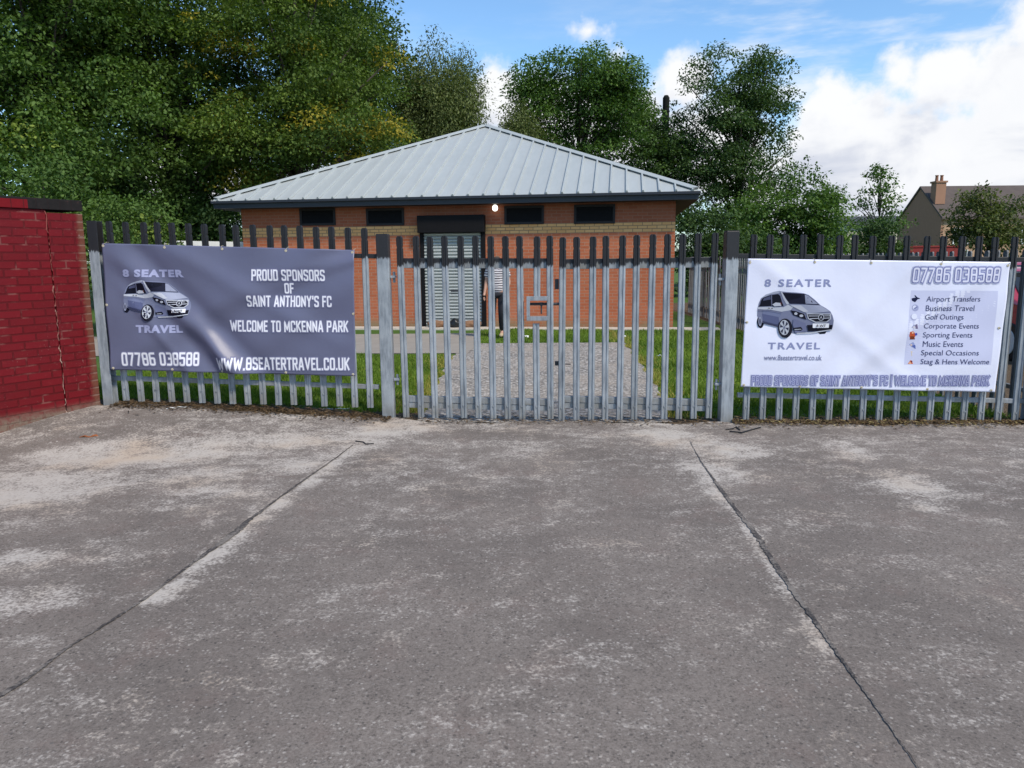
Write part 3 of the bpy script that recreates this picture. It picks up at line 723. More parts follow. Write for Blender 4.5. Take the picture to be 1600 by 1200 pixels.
for i_ in range(4):
    a = Vector((*corners[i_], rz0)); A = Vector((0, c5, apz)); d = A-a
    h = Vector((d.x, d.y, 0)).normalized(); mb = MB()
    prv = Vector((corners[(i_-1) % 4][0]-a.x, corners[(i_-1) % 4][1]-a.y, 0)).normalized(); nxt = Vector((corners[(i_+1) % 4][0]-a.x, corners[(i_+1) % 4][1]-a.y, 0)).normalized()
    lift = Vector((0, 0, .058)); wdt = .17
    s0, s1 = a+d*.008, A-d*.004
    sl = [s0+nxt*wdt+lift*.9, s0+lift*1.25, s0+prv*wdt+lift*.9]; tl = [s1+nxt*wdt*1+lift*.9, s1+lift*1.25, s1+prv*wdt+lift*.9]
    for q in (0, 1):
        mb.poly([sl[q], sl[q+1], tl[q+1], tl[q]])
        mb.poly([v-Vector((0, 0, .012)) for v in (sl[q], tl[q], tl[q+1], sl[q+1])])
    for q in (0, 2): mb.poly([sl[q], sl[q]-Vector((0, 0, .012)), tl[q]-Vector((0, 0, .012)), tl[q]])
    mb.build('hip_cap', M['roof'], roof)
# windows
for (x0, y0, x1, y1) in ((468,326,525,352),(572,326,632,352),(788,322,850,350),(897,320,961,349)):
    a = onwall(x0, y0); b = onwall(x1, y1); l, r_, zt2, zb2 = a[0], b[0], a[1], b[1]
    mb = MB(); w_ = .055
    mb.box(l, r_, -.035, .0, zb2, zb2+w_); mb.box(l, r_, -.035, .0, zt2-w_, zt2); mb.box(l, l+w_, -.034, 0, zb2+w_, zt2-w_); mb.box(r_-w_, r_, -.034, 0, zb2+w_, zt2-w_)
    fr = mb.build('window', M['winframe'], bl, bevel=.003)
    mb = MB(); n_ = 9; hh = (zt2-zb2-2*w_)/n_
    for k_ in range(n_):
        zz = zb2+w_+k_*hh; mb.hexa([(l+w_, -.020, zz), (r_-w_, -.020, zz), (r_-w_, -.003, zz), (l+w_, -.003, zz), (l+w_, -.010, zz+hh), (r_-w_, -.010, zz+hh), (r_-w_, -.003, zz+hh), (l+w_, -.003, zz+hh)])
    mb.build('louvre', M['winblack'], fr)
# roller door
l, zt2 = onwall(655, 339); r_, zb2 = onwall(759, 363); cl, _ = onwall(664, 400); cr, zc = onwall(754, 506)
mb = MB(); mb.box(l, r_, -.24, -.001, zb2, zt2+.02); hs = mb.build('shutter_housing', M['winblack'], bl, bevel=.01)
mb = MB(); mb.box(l+.02, cl, -.085, 0, .0, zb2-.002); mb.build('guide_rail', M['winblack'], bl); mb = MB(); mb.box(cr, r_-.01, -.085, 0, .0, zb2-.002); mb.build('guide_rail', M['winblack'], bl)
mb = MB(); zz = .05; pit = .078; prof = []
y_ = lambda f_: -.022-.036*math.sin(f_*math.pi)**.6
while zz < zb2-.005:
    prev = None
    for q in range(6):
        f_ = q/5; p_ = (y_(f_), zz+pit*f_)
        if prev: mb.poly([(cl, prev[0], prev[1]), (cr, prev[0], prev[1]), (cr, p_[0], p_[1]), (cl, p_[0], p_[1])])
        prev = p_
    zz += pit
mb.box(cl, cr, -.05, -.02, .0, .048)
rd = mb.build('roller_shutter', M['shutter'], bl)
mb = MB(); hx, hz = onwall(711, 455); mb.box(hx-.09, hx+.09, -.055, -.046, hz-.05, hz+.05); mb.build('lock_plate', M['iron'], rd, bevel=.003)
# lit lamp under the eave
lx_, lz_ = onwall(773, 325, .2)
mb = MB(); mb.box(lx_-.035, lx_+.035, -.14, 0, lz_+.05, lz_+.085); lp = mb.build('lamp', M['lampbody'], bl, bevel=.005)
mb = MB(); mb.lathe([(.02,.075),(.05,.06),(.066,.02),(.066,-.02),(.05,-.055),(.02,-.07)][::-1], 14, (lx_, -.15, lz_)); mb.build('lamp_globe', M['glow'], lp, smooth=True)
# pale strip along the front of the building
mb = MB(); q = [Binv.inverted() @ Vector((x, y, 0)) for x, y in ((-7.5,-.75),(6.4,-.75),(6.4,-.15),(-7.5,-.15))]
mb.hexa([(p.x, p.y, -.05) for p in q]+[(p.x, p.y, .035) for p in q]); o = mb.build('kerb_strip', M['edging']); o['kind'] = 'structure'

# ------------------------------------------------------------------ banners
def bilin(c, u, v):   # c: TL TR BR BL
    return c[0]*(1-u)*(1-v)+c[1]*u*(1-v)+c[2]*u*v+c[3]*(1-u)*v
def invb(c, x, y):
    u = v = .5
    c = [Vector((a, b, 0)) for a, b in c]
    for _ in range(12):
        p = bilin(c, u, v); du = (c[1]-c[0])*(1-v)+(c[2]-c[3])*v; dv = (c[3]-c[0])*(1-u)+(c[2]-c[1])*u
        ex, ey = x-p.x, y-p.y; det = du.x*dv.y-du.y*dv.x; u += (ex*dv.y-ey*dv.x)/det; v += (du.x*ey-du.y*ex)/det
    return u, v
def font_text(txt, bold, ls):
    cu = bpy.data.curves.new('t', 'FONT'); cu.body = txt; cu.offset = bold; cu.resolution_u = 3; cu.space_character = ls; cu.fill_mode = 'FRONT'
    to = bpy.data.objects.new('t', cu); COL.objects.link(to); dg = bpy.context.evaluated_depsgraph_get(); me = bpy.data.meshes.new_from_object(to.evaluated_get(dg))
    bm = bmesh.new(); bm.from_mesh(me); bmesh.ops.triangulate(bm, faces=bm.faces[:])
    for _ in range(2):
        le = [e_ for e_ in bm.edges if e_.calc_length() > .4]
        if not le: break
        bmesh.ops.subdivide_edges(bm, edges=le, cuts=1); bmesh.ops.triangulate(bm, faces=bm.faces[:])
    bm.verts.index_update(); co = np.array([v.co[:] for v in bm.verts]); fs = [[v.index for v in f_.verts] for f_ in bm.faces]; bm.free()
    bpy.data.objects.remove(to); bpy.data.curves.remove(cu); bpy.data.meshes.remove(me); return co, fs
# a condensed block alphabet drawn as strokes: (width, [(rounded, points)...])
GLY = {'0': (1, [(2, [(0,0),(1,0),(1,1),(0,1)])]), 'O': (1, [(2, [(0,0),(1,0),(1,1),(0,1)])]), 'D': (1, [(0, [(0,0),(0,1)]), (1, [(0,1),(1,1),(1,0),(0,0)])]),
 'C': (1, [(1, [(1,.78),(1,1),(0,1),(0,0),(1,0),(1,.22)])]), 'S': (1, [(1, [(1,.86),(1,1),(0,1),(0,.57),(1,.43),(1,0),(0,0),(0,.14)])]),
 '8': (1, [(2, [(0,0),(1,0),(1,1),(0,1)]), (0, [(.1,.52),(.9,.52)])]), '7': (1, [(0, [(0,1),(1,1),(.3,0)])]), '6': (1, [(1, [(.95,1),(0,1),(0,0),(1,0),(1,.56),(.1,.56)])]),
 '3': (1, [(1, [(.05,1),(1,1),(1,0),(.05,0)]), (0, [(.45,.53),(.9,.53)])]), '5': (1, [(0, [(1,1),(0,1),(0,.58)]), (1, [(0,.6),(1,.6),(1,0),(0,0),(0,.13)])]),
 'W': (1.75, [(0, [(0,1),(.23,0),(.5,.85),(.77,0),(1,1)])]), 'M': (1.4, [(0, [(0,0),(0,1),(.5,.15),(1,1),(1,0)])]), 'E': (.8, [(0, [(1,1),(0,1),(0,0),(1,0)]), (0, [(.1,.52),(.8,.52)])]),
 'F': (.8, [(0, [(1,1),(0,1),(0,0)]), (0, [(.1,.5),(.8,.5)])]), 'A': (1.15, [(0, [(0,0),(.42,1),(.58,1),(1,0)]), (0, [(.2,.27),(.8,.27)])]), 'T': (.95, [(0, [(0,1),(1,1)]), (0, [(.5,.95),(.5,0)])]),
 'R': (1, [(0, [(0,0),(0,1)]), (1, [(0,1),(1,1),(1,.5),(.1,.5)]), (0, [(.55,.45),(1,0)])]), 'P': (1, [(0, [(0,0),(0,1)]), (1, [(0,1),(1,1),(1,.46),(.1,.46)])]), 'V': (1.15, [(0, [(0,1),(.5,0),(1,1)])]),
 'L': (.75, [(0, [(0,1),(0,0),(1,0)])]), 'U': (1, [(1, [(0,1),(0,0),(1,0),(1,1)])]), 'K': (1, [(0, [(0,0),(0,1)]), (0, [(1,1),(.1,.45)]), (0, [(.3,.6),(1,0)])]), 'N': (1.05, [(0, [(0,0),(0,1),(1,0),(1,1)])]),
 'I': (0, [(0, [(0,0),(0,1)])]), 'H': (1, [(0, [(0,0),(0,1)]), (0, [(1,0),(1,1)]), (0, [(.05,.52),(.95,.52)])]), 'Y': (1.1, [(0, [(0,1),(.5,.48),(1,1)]), (0, [(.5,.5),(.5,0)])]),
 "'": (0, [(0, [(0,1),(0,.8)])]), '.': (0, [(0, [(0,0),(0,.02)])]), '|': (0, [(0, [(0,-.1),(0,1.1)])])}
def block_text(txt, stroke, gw=.36, core=.16):
    """stroke: full line width; the glyph grid keeps the same core width so that halos line up"""
    V_ = []; F_ = []; x = 0.0; hw = stroke/2
    for ch in txt:
        if ch == ' ': x += .30; continue
        w, paths = GLY[ch]; W_ = w*gw
        for rd_, pts in paths:
            P_ = [Vector((x+core/2+a*W_, core/2+b*(1-core), 0)) for a, b in pts]
            closed = rd_ == 2
            if rd_:
                Q = []; n_ = len(P_)
                for i_, p in enumerate(P_):
                    if not closed and i_ in (0, n_-1): Q.append(p); continue
                    a, b = P_[i_-1], P_[(i_+1) % n_]; c = .09
                    da, db = (a-p), (b-p); ra, rb = min(c, da.length*.45), min(c, db.length*.45)
                    q0, q1 = p+da.normalized()*ra, p+db.normalized()*rb
                    Q += [q0, q0*.25+q1*.25+p*.5, q1]
                P_ = Q
            if closed: P_ = P_+[P_[0]]
            Q = [P_[0]]
            for a, b in zip(P_[:-1], P_[1:]):
                k_ = max(1, int((b-a).length/.11)); Q += [a.lerp(b, (i_+1)/k_) for i_ in range(k_)]
            if not closed:
                ex = hw if True else 0
                Q[0] = Q[0]+(Q[0]-Q[1]).normalized()*ex; Q[-1] = Q[-1]+(Q[-1]-Q[-2]).normalized()*ex
            b_ = len(V_); n_ = len(Q)
            for i_, p in enumerate(Q):
                if closed: a = Q[i_-1] if i_ > 0 else Q[-2]; b = Q[i_+1] if i_ < n_-1 else Q[1]
                else: a = Q[max(i_-1, 0)]; b = Q[min(i_+1, n_-1)]
                d0 = (p-a).normalized() if (p-a).length > 1e-6 else (b-p).normalized(); d1 = (b-p).normalized() if (b-p).length > 1e-6 else d0
                t_ = (d0+d1); t_ = t_.normalized() if t_.length > 1e-4 else d0; nn = Vector((-t_.y, t_.x, 0)); sc = min(1.3, 1/max(.3, abs(nn.dot(Vector((-d0.y, d0.x, 0))))))
                V_ += [tuple(p+nn*hw*sc), tuple(p-nn*hw*sc)]
            for i_ in range(n_-1): F_.append([b_+2*i_+1, b_+2*i_+3, b_+2*i_+2, b_+2*i_])
        x += W_+core+.075
    return np.array(V_), F_
class Banner:
    def __init__(s, label, cat, corners, pxc, disp, m):
        s.c = corners; s.px = pxc; s.disp = disp
        s.n = ((corners[1]-corners[0]).cross(corners[3]-corners[0])).normalized()
        if s.n.y > 0: s.n = -s.n
        s.root = empty('banner', corners[3], label, cat)
        nu, nv = 170, 90; mb = MB()
        for j_ in range(nv+1):
            for i_ in range(nu+1): mb.v.append(tuple(s.at(i_/nu, j_/nv)))
        for j_ in range(nv):
            for i_ in range(nu): b_ = j_*(nu+1)+i_; mb.f.append([b_, b_+nu+1, b_+nu+2, b_+1])
        o = mb.build('cloth', m, s.root, smooth=True)
        sm = o.modifiers.new('solid', 'SOLIDIFY'); sm.thickness = .0015; sm.offset = 0
    def at(s, u, v, off=0.0):
        return bilin(s.c, u, v)-s.c[3] + s.n*(s.disp(u, v)+off)
    def uv(s, x, y): return invb(s.px, x, y)
    def _emit(s, bm_list, name):
        pass
    def text(s, txt, x0, y0, x1, y1, col, off=.0038, halo=None, bold=.02, ls=1.0, name='lettering', block=False):
        layers = [(hc, ho) for hc, ho in (halo or [])]+[(col, bold)]
        u0, v0 = s.uv(x0, (y0+y1)/2); u1, v1 = s.uv(x1, (y0+y1)/2); hv = (y1-y0)/abs(s.px[3][1]-s.px[0][1])
        V_ = []; F_ = []; C_ = []; ref = None
        for li in range(len(layers)-1, -1, -1):
            c_, bo = layers[li]
            co, fs = block_text(txt, bo) if block else font_text(txt, bo, ls)
            if ref is None: ref = (co[:, 0].min(), co[:, 0].max(), co[:, 1].min(), co[:, 1].max())
            b_ = len(V_)
            for p in co:
                a_ = (p[0]-ref[0])/(ref[1]-ref[0]); h_ = (p[1]-ref[2])/(ref[3]-ref[2])
                V_.append(tuple(s.at(u0+(u1-u0)*a_, v0+(v1-v0)*a_+hv*(.5-h_), off+.0010*li)))
            for f_ in fs: F_.append([b_+q for q in f_]); C_.append(c_)
        me = bpy.data.meshes.new(name); me.from_pydata(V_, [], F_); me.update(); s.colour(me, C_); return link(name, me, M['print'], s.root)
    def colour(s, me, C_):
        a = me.color_attributes.new('Col', 'FLOAT_COLOR', 'CORNER')
        for p, c_ in zip(me.polygons, C_):
            for li in p.loop_indices: a.data[li].color = (*c_, 1)
    def polys(s, name, items, off=.002, tf=None):
        """items: (colour, [(x,y)...]) in image units, later ones on top"""
        V_ = []; F_ = []; C_ = []
        for k_, (c_, pts) in enumerate(items):
            bm = bmesh.new(); vs = [bm.verts.new((*(tf(*p) if tf else p), 0)) for p in pts]; f_ = bm.faces.new(vs)
            bmesh.ops.triangulate(bm, faces=bm.faces[:])
            for _ in range(4):
                le = [e_ for e_ in bm.edges if e_.calc_length() > 22]
                if not le: break
                bmesh.ops.subdivide_edges(bm, edges=le, cuts=1); bmesh.ops.triangulate(bm, faces=bm.faces[:])
            bm.verts.ensure_lookup_table(); bm.verts.index_update(); b_ = len(V_)
            for v_ in bm.verts:
                u, v = s.uv(v_.co.x, v_.co.y); V_.append(tuple(s.at(u, v, off+.0003*k_)))
            for q in bm.faces: F_.append([b_+v_.index for v_ in q.verts]); C_.append(c_)
            bm.free()
        me = bpy.data.meshes.new(name); me.from_pydata(V_, [], F_); me.update(); s.colour(me, C_); return link(name, me, M['print'], s.root)
    def eyelets(s, uvs, ties):
        for (u, v) in uvs:
            p = s.at(u, v, .0025); mb = MB(); mb.lathe([(.006,-.002),(.013,-.001),(.013,.002),(.006,.003)], 12)
            o = mb.build('eyelet', M['brass'], s.root, p); o.rotation_euler = (R(90), 0, 0)
            if (u, v) in ties or True:
                mb = MB(); dx = random.uniform(-.03, .03); dz = .035 if v < .1 else (-.02 if v > .9 else 0.0)
                sx = -.03 if u < .02 and .1 < v < .9 else (.03 if u > .98 and .1 < v < .9 else dx)
                mb.tube([(0, -.003, 0), (sx*.5, -.006, dz*.6), (sx, .02, dz), (sx, .06, dz)], .0022, 5); mb.build('cable_tie', M['wire'] if v > .1 else M['brass'], s.root, p)
def gs(x, c, w): return math.exp(-((x-c)/w)**2)
def disp_l(u, v):
    d_ = 0
    for (a, c, w, amp, g) in ((1.0,.12,.035,.016,1),(1.0,.30,.05,-.012,1),(1.0,.42,.035,.014,1),(.9,.62,.06,.010,1)):
        pass
    # diagonal folds running down to the right from the upper left, plus sag at the eyelets
    s1 = u*2.44-v*1.0; s2 = u*2.44*.8+v*1.25
    d_ += .020*gs(u*2.44*.72-v*1.24*.75, .02, .10)*sst(0, .25, v)*1.0
    d_ += -.016*gs(u*2.44*.72-v*1.24*.75, .20, .10)
    d_ += .024*gs(u*2.44*.78-v*1.24*.62, .22, .075)*float(sst(.45, .95, v))
    d_ += -.018*gs(u*2.44*.78-v*1.24*.62, .05, .09)*float(sst(.3, .8, v))
    d_ += .012*gs(u*2.44*.5-v*1.24*.9, .30, .10)*float(1-sst(.5, .95, v))
    d_ += .010*gs(u*2.44*.55+v*1.24*.8, 1.62, .13)+.010*gs(u*2.44*.5+v*1.24*.87, 1.05, .10)-.008*gs(u*2.44*.5+v*1.24*.87, 1.25, .12)
    d_ += .010*gs(u*2.44*.80-v*1.24*.60, -.12, .055)*float(sst(.2, .6, v))+.010*gs(u*2.44*.86-v*1.24*.5, .42, .06)*float(sst(.3, .9, v))+.008*gs(u*2.44*.35+v*1.24*.94, .95, .06)*float(sst(.4, .7, u))
    d_ += .012*gs(v*1.24+.22*u*2.44, .62, .07)*float(sst(.55, .8, u))
    d_ += .004*math.sin(u*24+v*5)*(1-v)**2 + .004*math.sin(u*11-v*9)+.003*math.sin(u*17+v*13+1)
    d_ += -.010*(math.cos(u*2*math.pi*4)*.5+.5)*math.exp(-v*9) - .006*(math.cos(u*2*math.pi*4)*.5+.5)*math.exp(-(1-v)*9)
    return d_*1.35+.018
def disp_r(u, v):
    X_ = u*2.58; Y_ = v*1.3; d_ = 0
    d_ += .010*gs(X_*.62+Y_*.78, 1.55, .09)-.008*gs(X_*.62+Y_*.78, 1.72, .10)+.008*gs(X_*.75+Y_*.66, 1.25, .07)
    d_ += .007*gs(X_*.6-Y_*.8, .05, .08)+.007*gs(X_*.5+Y_*.86, 2.0, .12)-.006*gs(X_*.45+Y_*.9, 2.2, .10)
    d_ += .003*math.sin(u*19+v*7)+.003*math.sin(u*9-v*11+2)+.0025*math.sin(u*31+v*4)*math.exp(-v*3)
    d_ += -.006*(math.cos(u*2*math.pi*4)*.5+.5)*math.exp(-v*9) - .006*(math.cos(u*2*math.pi*4)*.5+.5)*math.exp(-(1-v)*9)
    return d_*1.15+.016
YL = 7.79
BL = Banner('large grey printed banner with white lettering tied across the palisade fence', 'banner',
            [atY(160,380,YL), atY(553.5,390.5,YL-.02), atY(556,587.5,YL-.02), atY(174.5,577.5,YL)], [(130,68),(1387,92),(1396,727),(174,696)], disp_l, M['ban_grey'])
wht = (.78, .79, .86); hz1 = (.15, .155, .26); hz2 = (.25, .255, .38)
HL = [(hz1, .34), (hz2, .24)]
BL.text('8 SEATER', 237, 195, 540, 232, (.36, .38, .56), halo=[((.24,.25,.42), .075)], bold=.045, ls=1.2)
BL.text('TRAVEL', 302, 470, 533, 508, (.36, .38, .56), halo=[((.24,.25,.42), .075)], bold=.045, ls=1.15)
BL.text('07786 038588', 232, 607, 614, 676, wht, halo=HL, bold=.145, block=True)
BL.text('WWW.8SEATERTRAVEL.CO.UK', 710, 630, 1367, 697, wht, halo=HL, bold=.145, block=True)
BL.text('PROUD SPONSORS', 879, 190, 1243, 247, wht, halo=HL, bold=.145, block=True)
BL.text('OF', 1041, 258, 1087, 309, wht, halo=HL, bold=.145, block=True)
BL.text("SAINT ANTHONY'S FC", 857, 319, 1278, 376, wht, halo=HL, bold=.145, block=True)
BL.text('WELCOME TO MCKENNA PARK', 768, 443, 1360, 502, wht, halo=HL, bold=.145, block=True)
BL.eyelets([(.005,.02),(.25,.02),(.475,.02),(.73,.02),(.992,.02),(.005,.48),(.995,.50),(.012,.985),(.25,.985),(.46,.985),(.715,.985),(.99,.985)], [])
YR0, YR1 = 7.575, 7.42
BR_ = Banner('large white printed banner with a list of travel services tied across the palisade fence', 'banner',
             [atY(1168,404,YR0), atY(1578,409.5,YR1), atY(1553.5,612.5,YR1), atY(1157,604,YR0)], [(218,140),(1530,157),(1451,808),(181,782)], disp_r, M['ban_white'])
gb = srgb(138,144,182); nb = srgb(82,84,125)
BR_.text('8 SEATER', 302, 241, 641, 278, gb, bold=.022, ls=1.25)
BR_.text('TRAVEL', 318, 556, 583, 590, gb, bold=.022, ls=1.25)
BR_.text('www.8seatertravel.co.uk', 298, 618, 590, 646, srgb(135,138,168), bold=.012)
HR = [((.55,.57,.74), .38), ((.36,.38,.60), .30), ((.17,.19,.40), .225)]
BR_.text('07786 038588', 1045, 184, 1475, 257, (.70,.71,.85), halo=HR, bold=.13, block=True)
BR_.text("PROUD SPONSORS OF SAINT ANTHONY'S FC | WELCOME TO MCKENNA PARK", 236, 722, 1424, 776, (.42,.44,.64), halo=[((.55,.57,.74), .40), ((.38,.40,.62), .30), ((.15,.16,.36), .22)], bold=.10, block=True)
BR_.polys('list_panel', [(srgb(203,206,232), [(1037,296),(1468,298),(1450,480),(1430,668),(1004,668),(1020,480)])], off=.001)
lst = ['Airport Transfers','Business Travel','Golf Outings','Corporate Events','Sporting Events','Music Events','Special Occasions','Stag & Hens Welcome']
lxs = [(1114,1381),(1110,1352),(1105,1299),(1101,1372),(1098,1340),(1097,1293),(1087,1369),(1084,1421)]
for k_, (s_, (a, b)) in enumerate(zip(lst, lxs)):
    yc = 340+44.8*k_; desc = 'p' in s_ or 'g' in s_
    BR_.text(s_, a, yc-15, b, yc+(19 if desc else 13), srgb(70,72,108), off=.0032, bold=0.0, name='list_entry')
def circ(cx_, cy_, rx, ry=None, n=16): return [(cx_+rx*math.cos(2*math.pi*i_/n), cy_+(ry or rx)*math.sin(2*math.pi*i_/n)) for i_ in range(n)]
ik = srgb(30,34,66)
BR_.polys('plane_icon', [(ik, [(1043,334),(1060,331),(1053,320),(1059,320),(1070,331),(1080,334),(1082,337),(1070,340),(1059,353),(1053,353),(1060,341),(1046,341),(1042,346),(1040,337)])])
BR_.polys('travel_icon', [(srgb(160,165,200), circ(1058,382,17)), (srgb(215,218,238), circ(1055,380,10)), (srgb(120,126,170), [(1050,385),(1066,374),(1070,378),(1056,390)])])
BR_.polys('ball_icon', [(srgb(165,168,200), circ(1049,428,16)), (srgb(225,228,243), circ(1052,425,14))])
BR_.polys('event_icon', [(srgb(160,165,198), [(1036,480),(1050,463),(1060,480)]), (srgb(120,110,140), [(1055,466),(1066,462),(1070,486),(1058,486)]), (srgb(210,205,215), circ(1050,478,6))])
BR_.polys('sport_icon', [(srgb(196,88,52), [(1030,502),(1046,498),(1054,506),(1060,520),(1052,538),(1044,530),(1034,538),(1027,522)]), (srgb(235,190,160), circ(1044,506,5)), (srgb(72,80,170), circ(1062,514,7)), (srgb(120,60,40), [(1034,524),(1052,524),(1058,540),(1030,540)])])
BR_.polys('music_icon', [(srgb(150,160,205), [(1028,566),(1050,553),(1062,575),(1058,588),(1046,580)]), (srgb(90,104,168), [(1040,572),(1060,568),(1062,588)]), (srgb(225,200,190), circ(1040,568,5))])
BR_.polys('glass_icon', [(srgb(226,208,178), [(1038,600),(1046,600),(1043,612),(1044,624),(1040,624),(1041,612)])])
BR_.polys('party_icon', [(srgb(214,120,80), [(1022,664),(1036,644),(1042,648),(1048,664)]), (srgb(120,60,70), circ(1040,652,5)), (srgb(238,180,140), circ(1032,660,5))])
BR_.eyelets([(.008,.03),(.26,.02),(.475,.02),(.74,.02),(.992,.025),(.01,.49),(.985,.5),(.012,.985),(.235,.985),(.48,.985),(.735,.985),(.985,.985)], [])
# the printed people carrier
def van(lt):
    c = lambda r_, g_, b_: srgb(*(min(255, int(x*lt)) for x in (r_, g_, b_*.94)))
    body, lite, dk, gl_ = c(124,130,168), c(192,196,222), c(20,21,38), c(32,33,55)
    it = [(dk, circ(158,700,48,88,20)), (c(25,26,40), [(930,845),(1050,830),(1030,862),(960,868)]),
          (body, [(112,620),(118,520),(135,450),(165,385),(230,335),(330,302),(410,285),(440,293),(520,302),(640,308),(740,318),(800,338),(880,400),(960,475),(1040,520),(1095,560),(1125,620),(1140,680),(1132,760),(1118,812),(1040,832),(860,850),(640,862),(560,850),(400,770),(200,720),(150,700)]),
          (c(168,174,206), [(165,385),(230,335),(330,302),(410,287),(425,300),(400,318),(290,332),(200,372)]),
          (lite, [(118,505),(300,500),(470,505),(530,470),(600,500),(560,545),(440,565),(300,540),(118,530)]),
          (c(92,98,142), [(180,590),(400,620),(410,700),(390,745),(190,690)]),
          (c(118,125,168), [(180,545),(440,580),(420,640),(190,595)]),
          (dk, [(150,470),(165,415),(190,378),(290,343),(395,328),(425,352),(447,430),(472,492),(400,490),(300,490),(132,496)]),
          (c(110,114,150), [(300,345),(312,342),(318,488),(306,488)]), (c(78,82,118), [(200,385),(290,355),(296,400),(190,420)]),
          (lite, [(425,292),(455,305),(545,455),(512,470),(470,400)]),
          (gl_, [(452,309),(560,315),(740,325),(800,350),(942,470),(860,468),(700,458),(545,455),(495,385)]),
          (c(150,155,190), [(748,335),(795,350),(925,462),(760,455)]), (dk, [(470,320),(700,330),(700,370),(520,420)]),
          (c(166,171,206), [(545,468),(760,470),(960,480),(1085,558),(900,580),(790,590),(640,520)]),
          (c(198,202,228), [(560,478),(700,478),(800,560),(740,570),(640,520)]),
          (dk, [(560,545),(640,560),(742,592),(775,672),(690,645),(600,610)]), (lite, circ(632,590,22,18,10)), (lite, circ(705,618,26,18,10)),
          (lite, [(772,585),(1100,588),(1100,662),(1045,708),(895,712),(795,662)]),
          (dk, [(786,598),(1090,600),(1086,658),(1040,696),(900,698),(806,652)]), (lite, [(800,616),(1090,614),(1090,622),(803,626)]), (lite, [(815,652),(1086,642),(1082,652),(824,662)]),
          (lite, circ(968,640,40,44,18)), (dk, circ(968,640,31,35,18)), (lite, [(962,640),(968,606),(974,640),(996,660),(968,648),(940,660)]),
          (c(112,118,160), [(600,660),(760,720),(780,830),(620,850),(590,740)]),
          (dk, [(592,782),(700,768),(722,800),(700,822),(604,816)]), (lite, [(612,800),(700,796),(704,803),(612,808)]),
          (dk, [(780,742),(856,742),(860,786),(1074,782),(1078,742),(1122,740),(1112,800),(1040,820),(800,826)]),
          (srgb(232,234,242), [(857,722),(1076,720),(1072,780),(858,782)]),
          (lite, [(640,848),(860,838),(1115,800),(1112,812),(860,852),(640,860)]),
          (c(60,64,98), [(178,688),(395,742),(398,772),(196,722)]),
          (lite, [(316,468),(360,440),(432,448),(436,486),(345,492)]), (c(130,70,70), [(424,440),(436,444),(434,470),(426,470)]),
          (c(100,105,140), [(118,536),(300,544),(450,574),(450,580),(300,551),(118,543)]), (dk, [(258,512),(282,512),(282,522),(258,522)]), (dk, [(300,514),(322,514),(322,524),(300,524)]),
          (c(28,28,44), circ(486,786,96,130,28)), (c(190,195,220), circ(474,776,66,102,26)), ]
    for i_ in range(6):
        a = i_*math.pi/3+.3; it.append((c(50,52,78), [(474+12*math.cos(a), 776+18*math.sin(a)), (474+60*math.cos(a-.30), 776+92*math.sin(a-.30)), (474+60*math.cos(a+.22), 776+92*math.sin(a+.22))]))
    it += [(c(120,125,160), circ(474,776,13,20,12)), (c(150,155,190), circ(146,695,22,62,16)), (c(60,62,90), circ(146,695,10,40,12))]
    return it
def tfr(x0, y0, x1, y1): return lambda x, y: (x0+(x-112)/(1140-112)*(x1-x0), y0+(y-285)/(916-285)*(y1-y0))
BL.polys('van_print', van(1.0), .002, tfr(240,246,574,450)); BR_.polys('van_print', van(.93), .002, tfr(265,298,650,532))
tl_, tr_ = tfr(240,246,574,450), tfr(265,298,650,532)
for B_, tf in ((BL, tl_), (BR_, tr_)):
    a = tf(905, 735); b = tf(1032, 770); B_.text('8 WT', a[0], a[1], b[0], b[1], srgb(60,60,75), off=.018, bold=.02, name='plate_lettering')

# ------------------------------------------------------------------ trees
def leaves(centres, radii, per, size, flat_=.55, droop=.35, rng=RNG, tints=None, acc=None, aspect=.62, hang=False):
    N = len(centres); idx = np.repeat(np.arange(N), per); n = len(idx)
    g = rng.normal(size=(n, 3)); g /= np.linalg.norm(g, axis=1)[:, None]; g *= (rng.random((n, 1))**.45)
    rr = radii[idx]
    pos = centres[idx]+g*np.stack([rr, rr, rr*flat_], 1)
    pos[:, 2] -= droop*rr*(g[:, 0]**2+g[:, 1]**2)
    ax = g*np.array([1, 1, .4])+rng.normal(size=(n, 3))*.55+np.array([0, 0, -.75 if hang else -.35]); ax /= np.linalg.norm(ax, axis=1)[:, None]
    ref = rng.normal(size=(n, 3))*.42+np.array([0, 0, 1.0]); sd_ = np.cross(ax, ref); sd_ /= np.linalg.norm(sd_, axis=1)[:, None]+1e-9
    L = size*(.65+.7*rng.random((n, 1))); w = L*aspect*.5
    nrm = np.cross(sd_, ax)
    V_ = np.stack([pos, pos+ax*L*.5+sd_*w+nrm*L*.06, pos+ax*L, pos+ax*L*.5-sd_*w+nrm*L*.06], 1).reshape(-1, 3)
    F_ = np.arange(n*4).reshape(n, 4)
    t_ = np.clip((tints[idx] if tints is not None else rng.random(n)*0+.5)+rng.normal(size=n)*.09, 0, 1)
    a_ = np.clip((acc[idx] if acc is not None else np.zeros(n))+rng.normal(size=n)*.10, 0, 1)
    return V_, F_, t_, a_
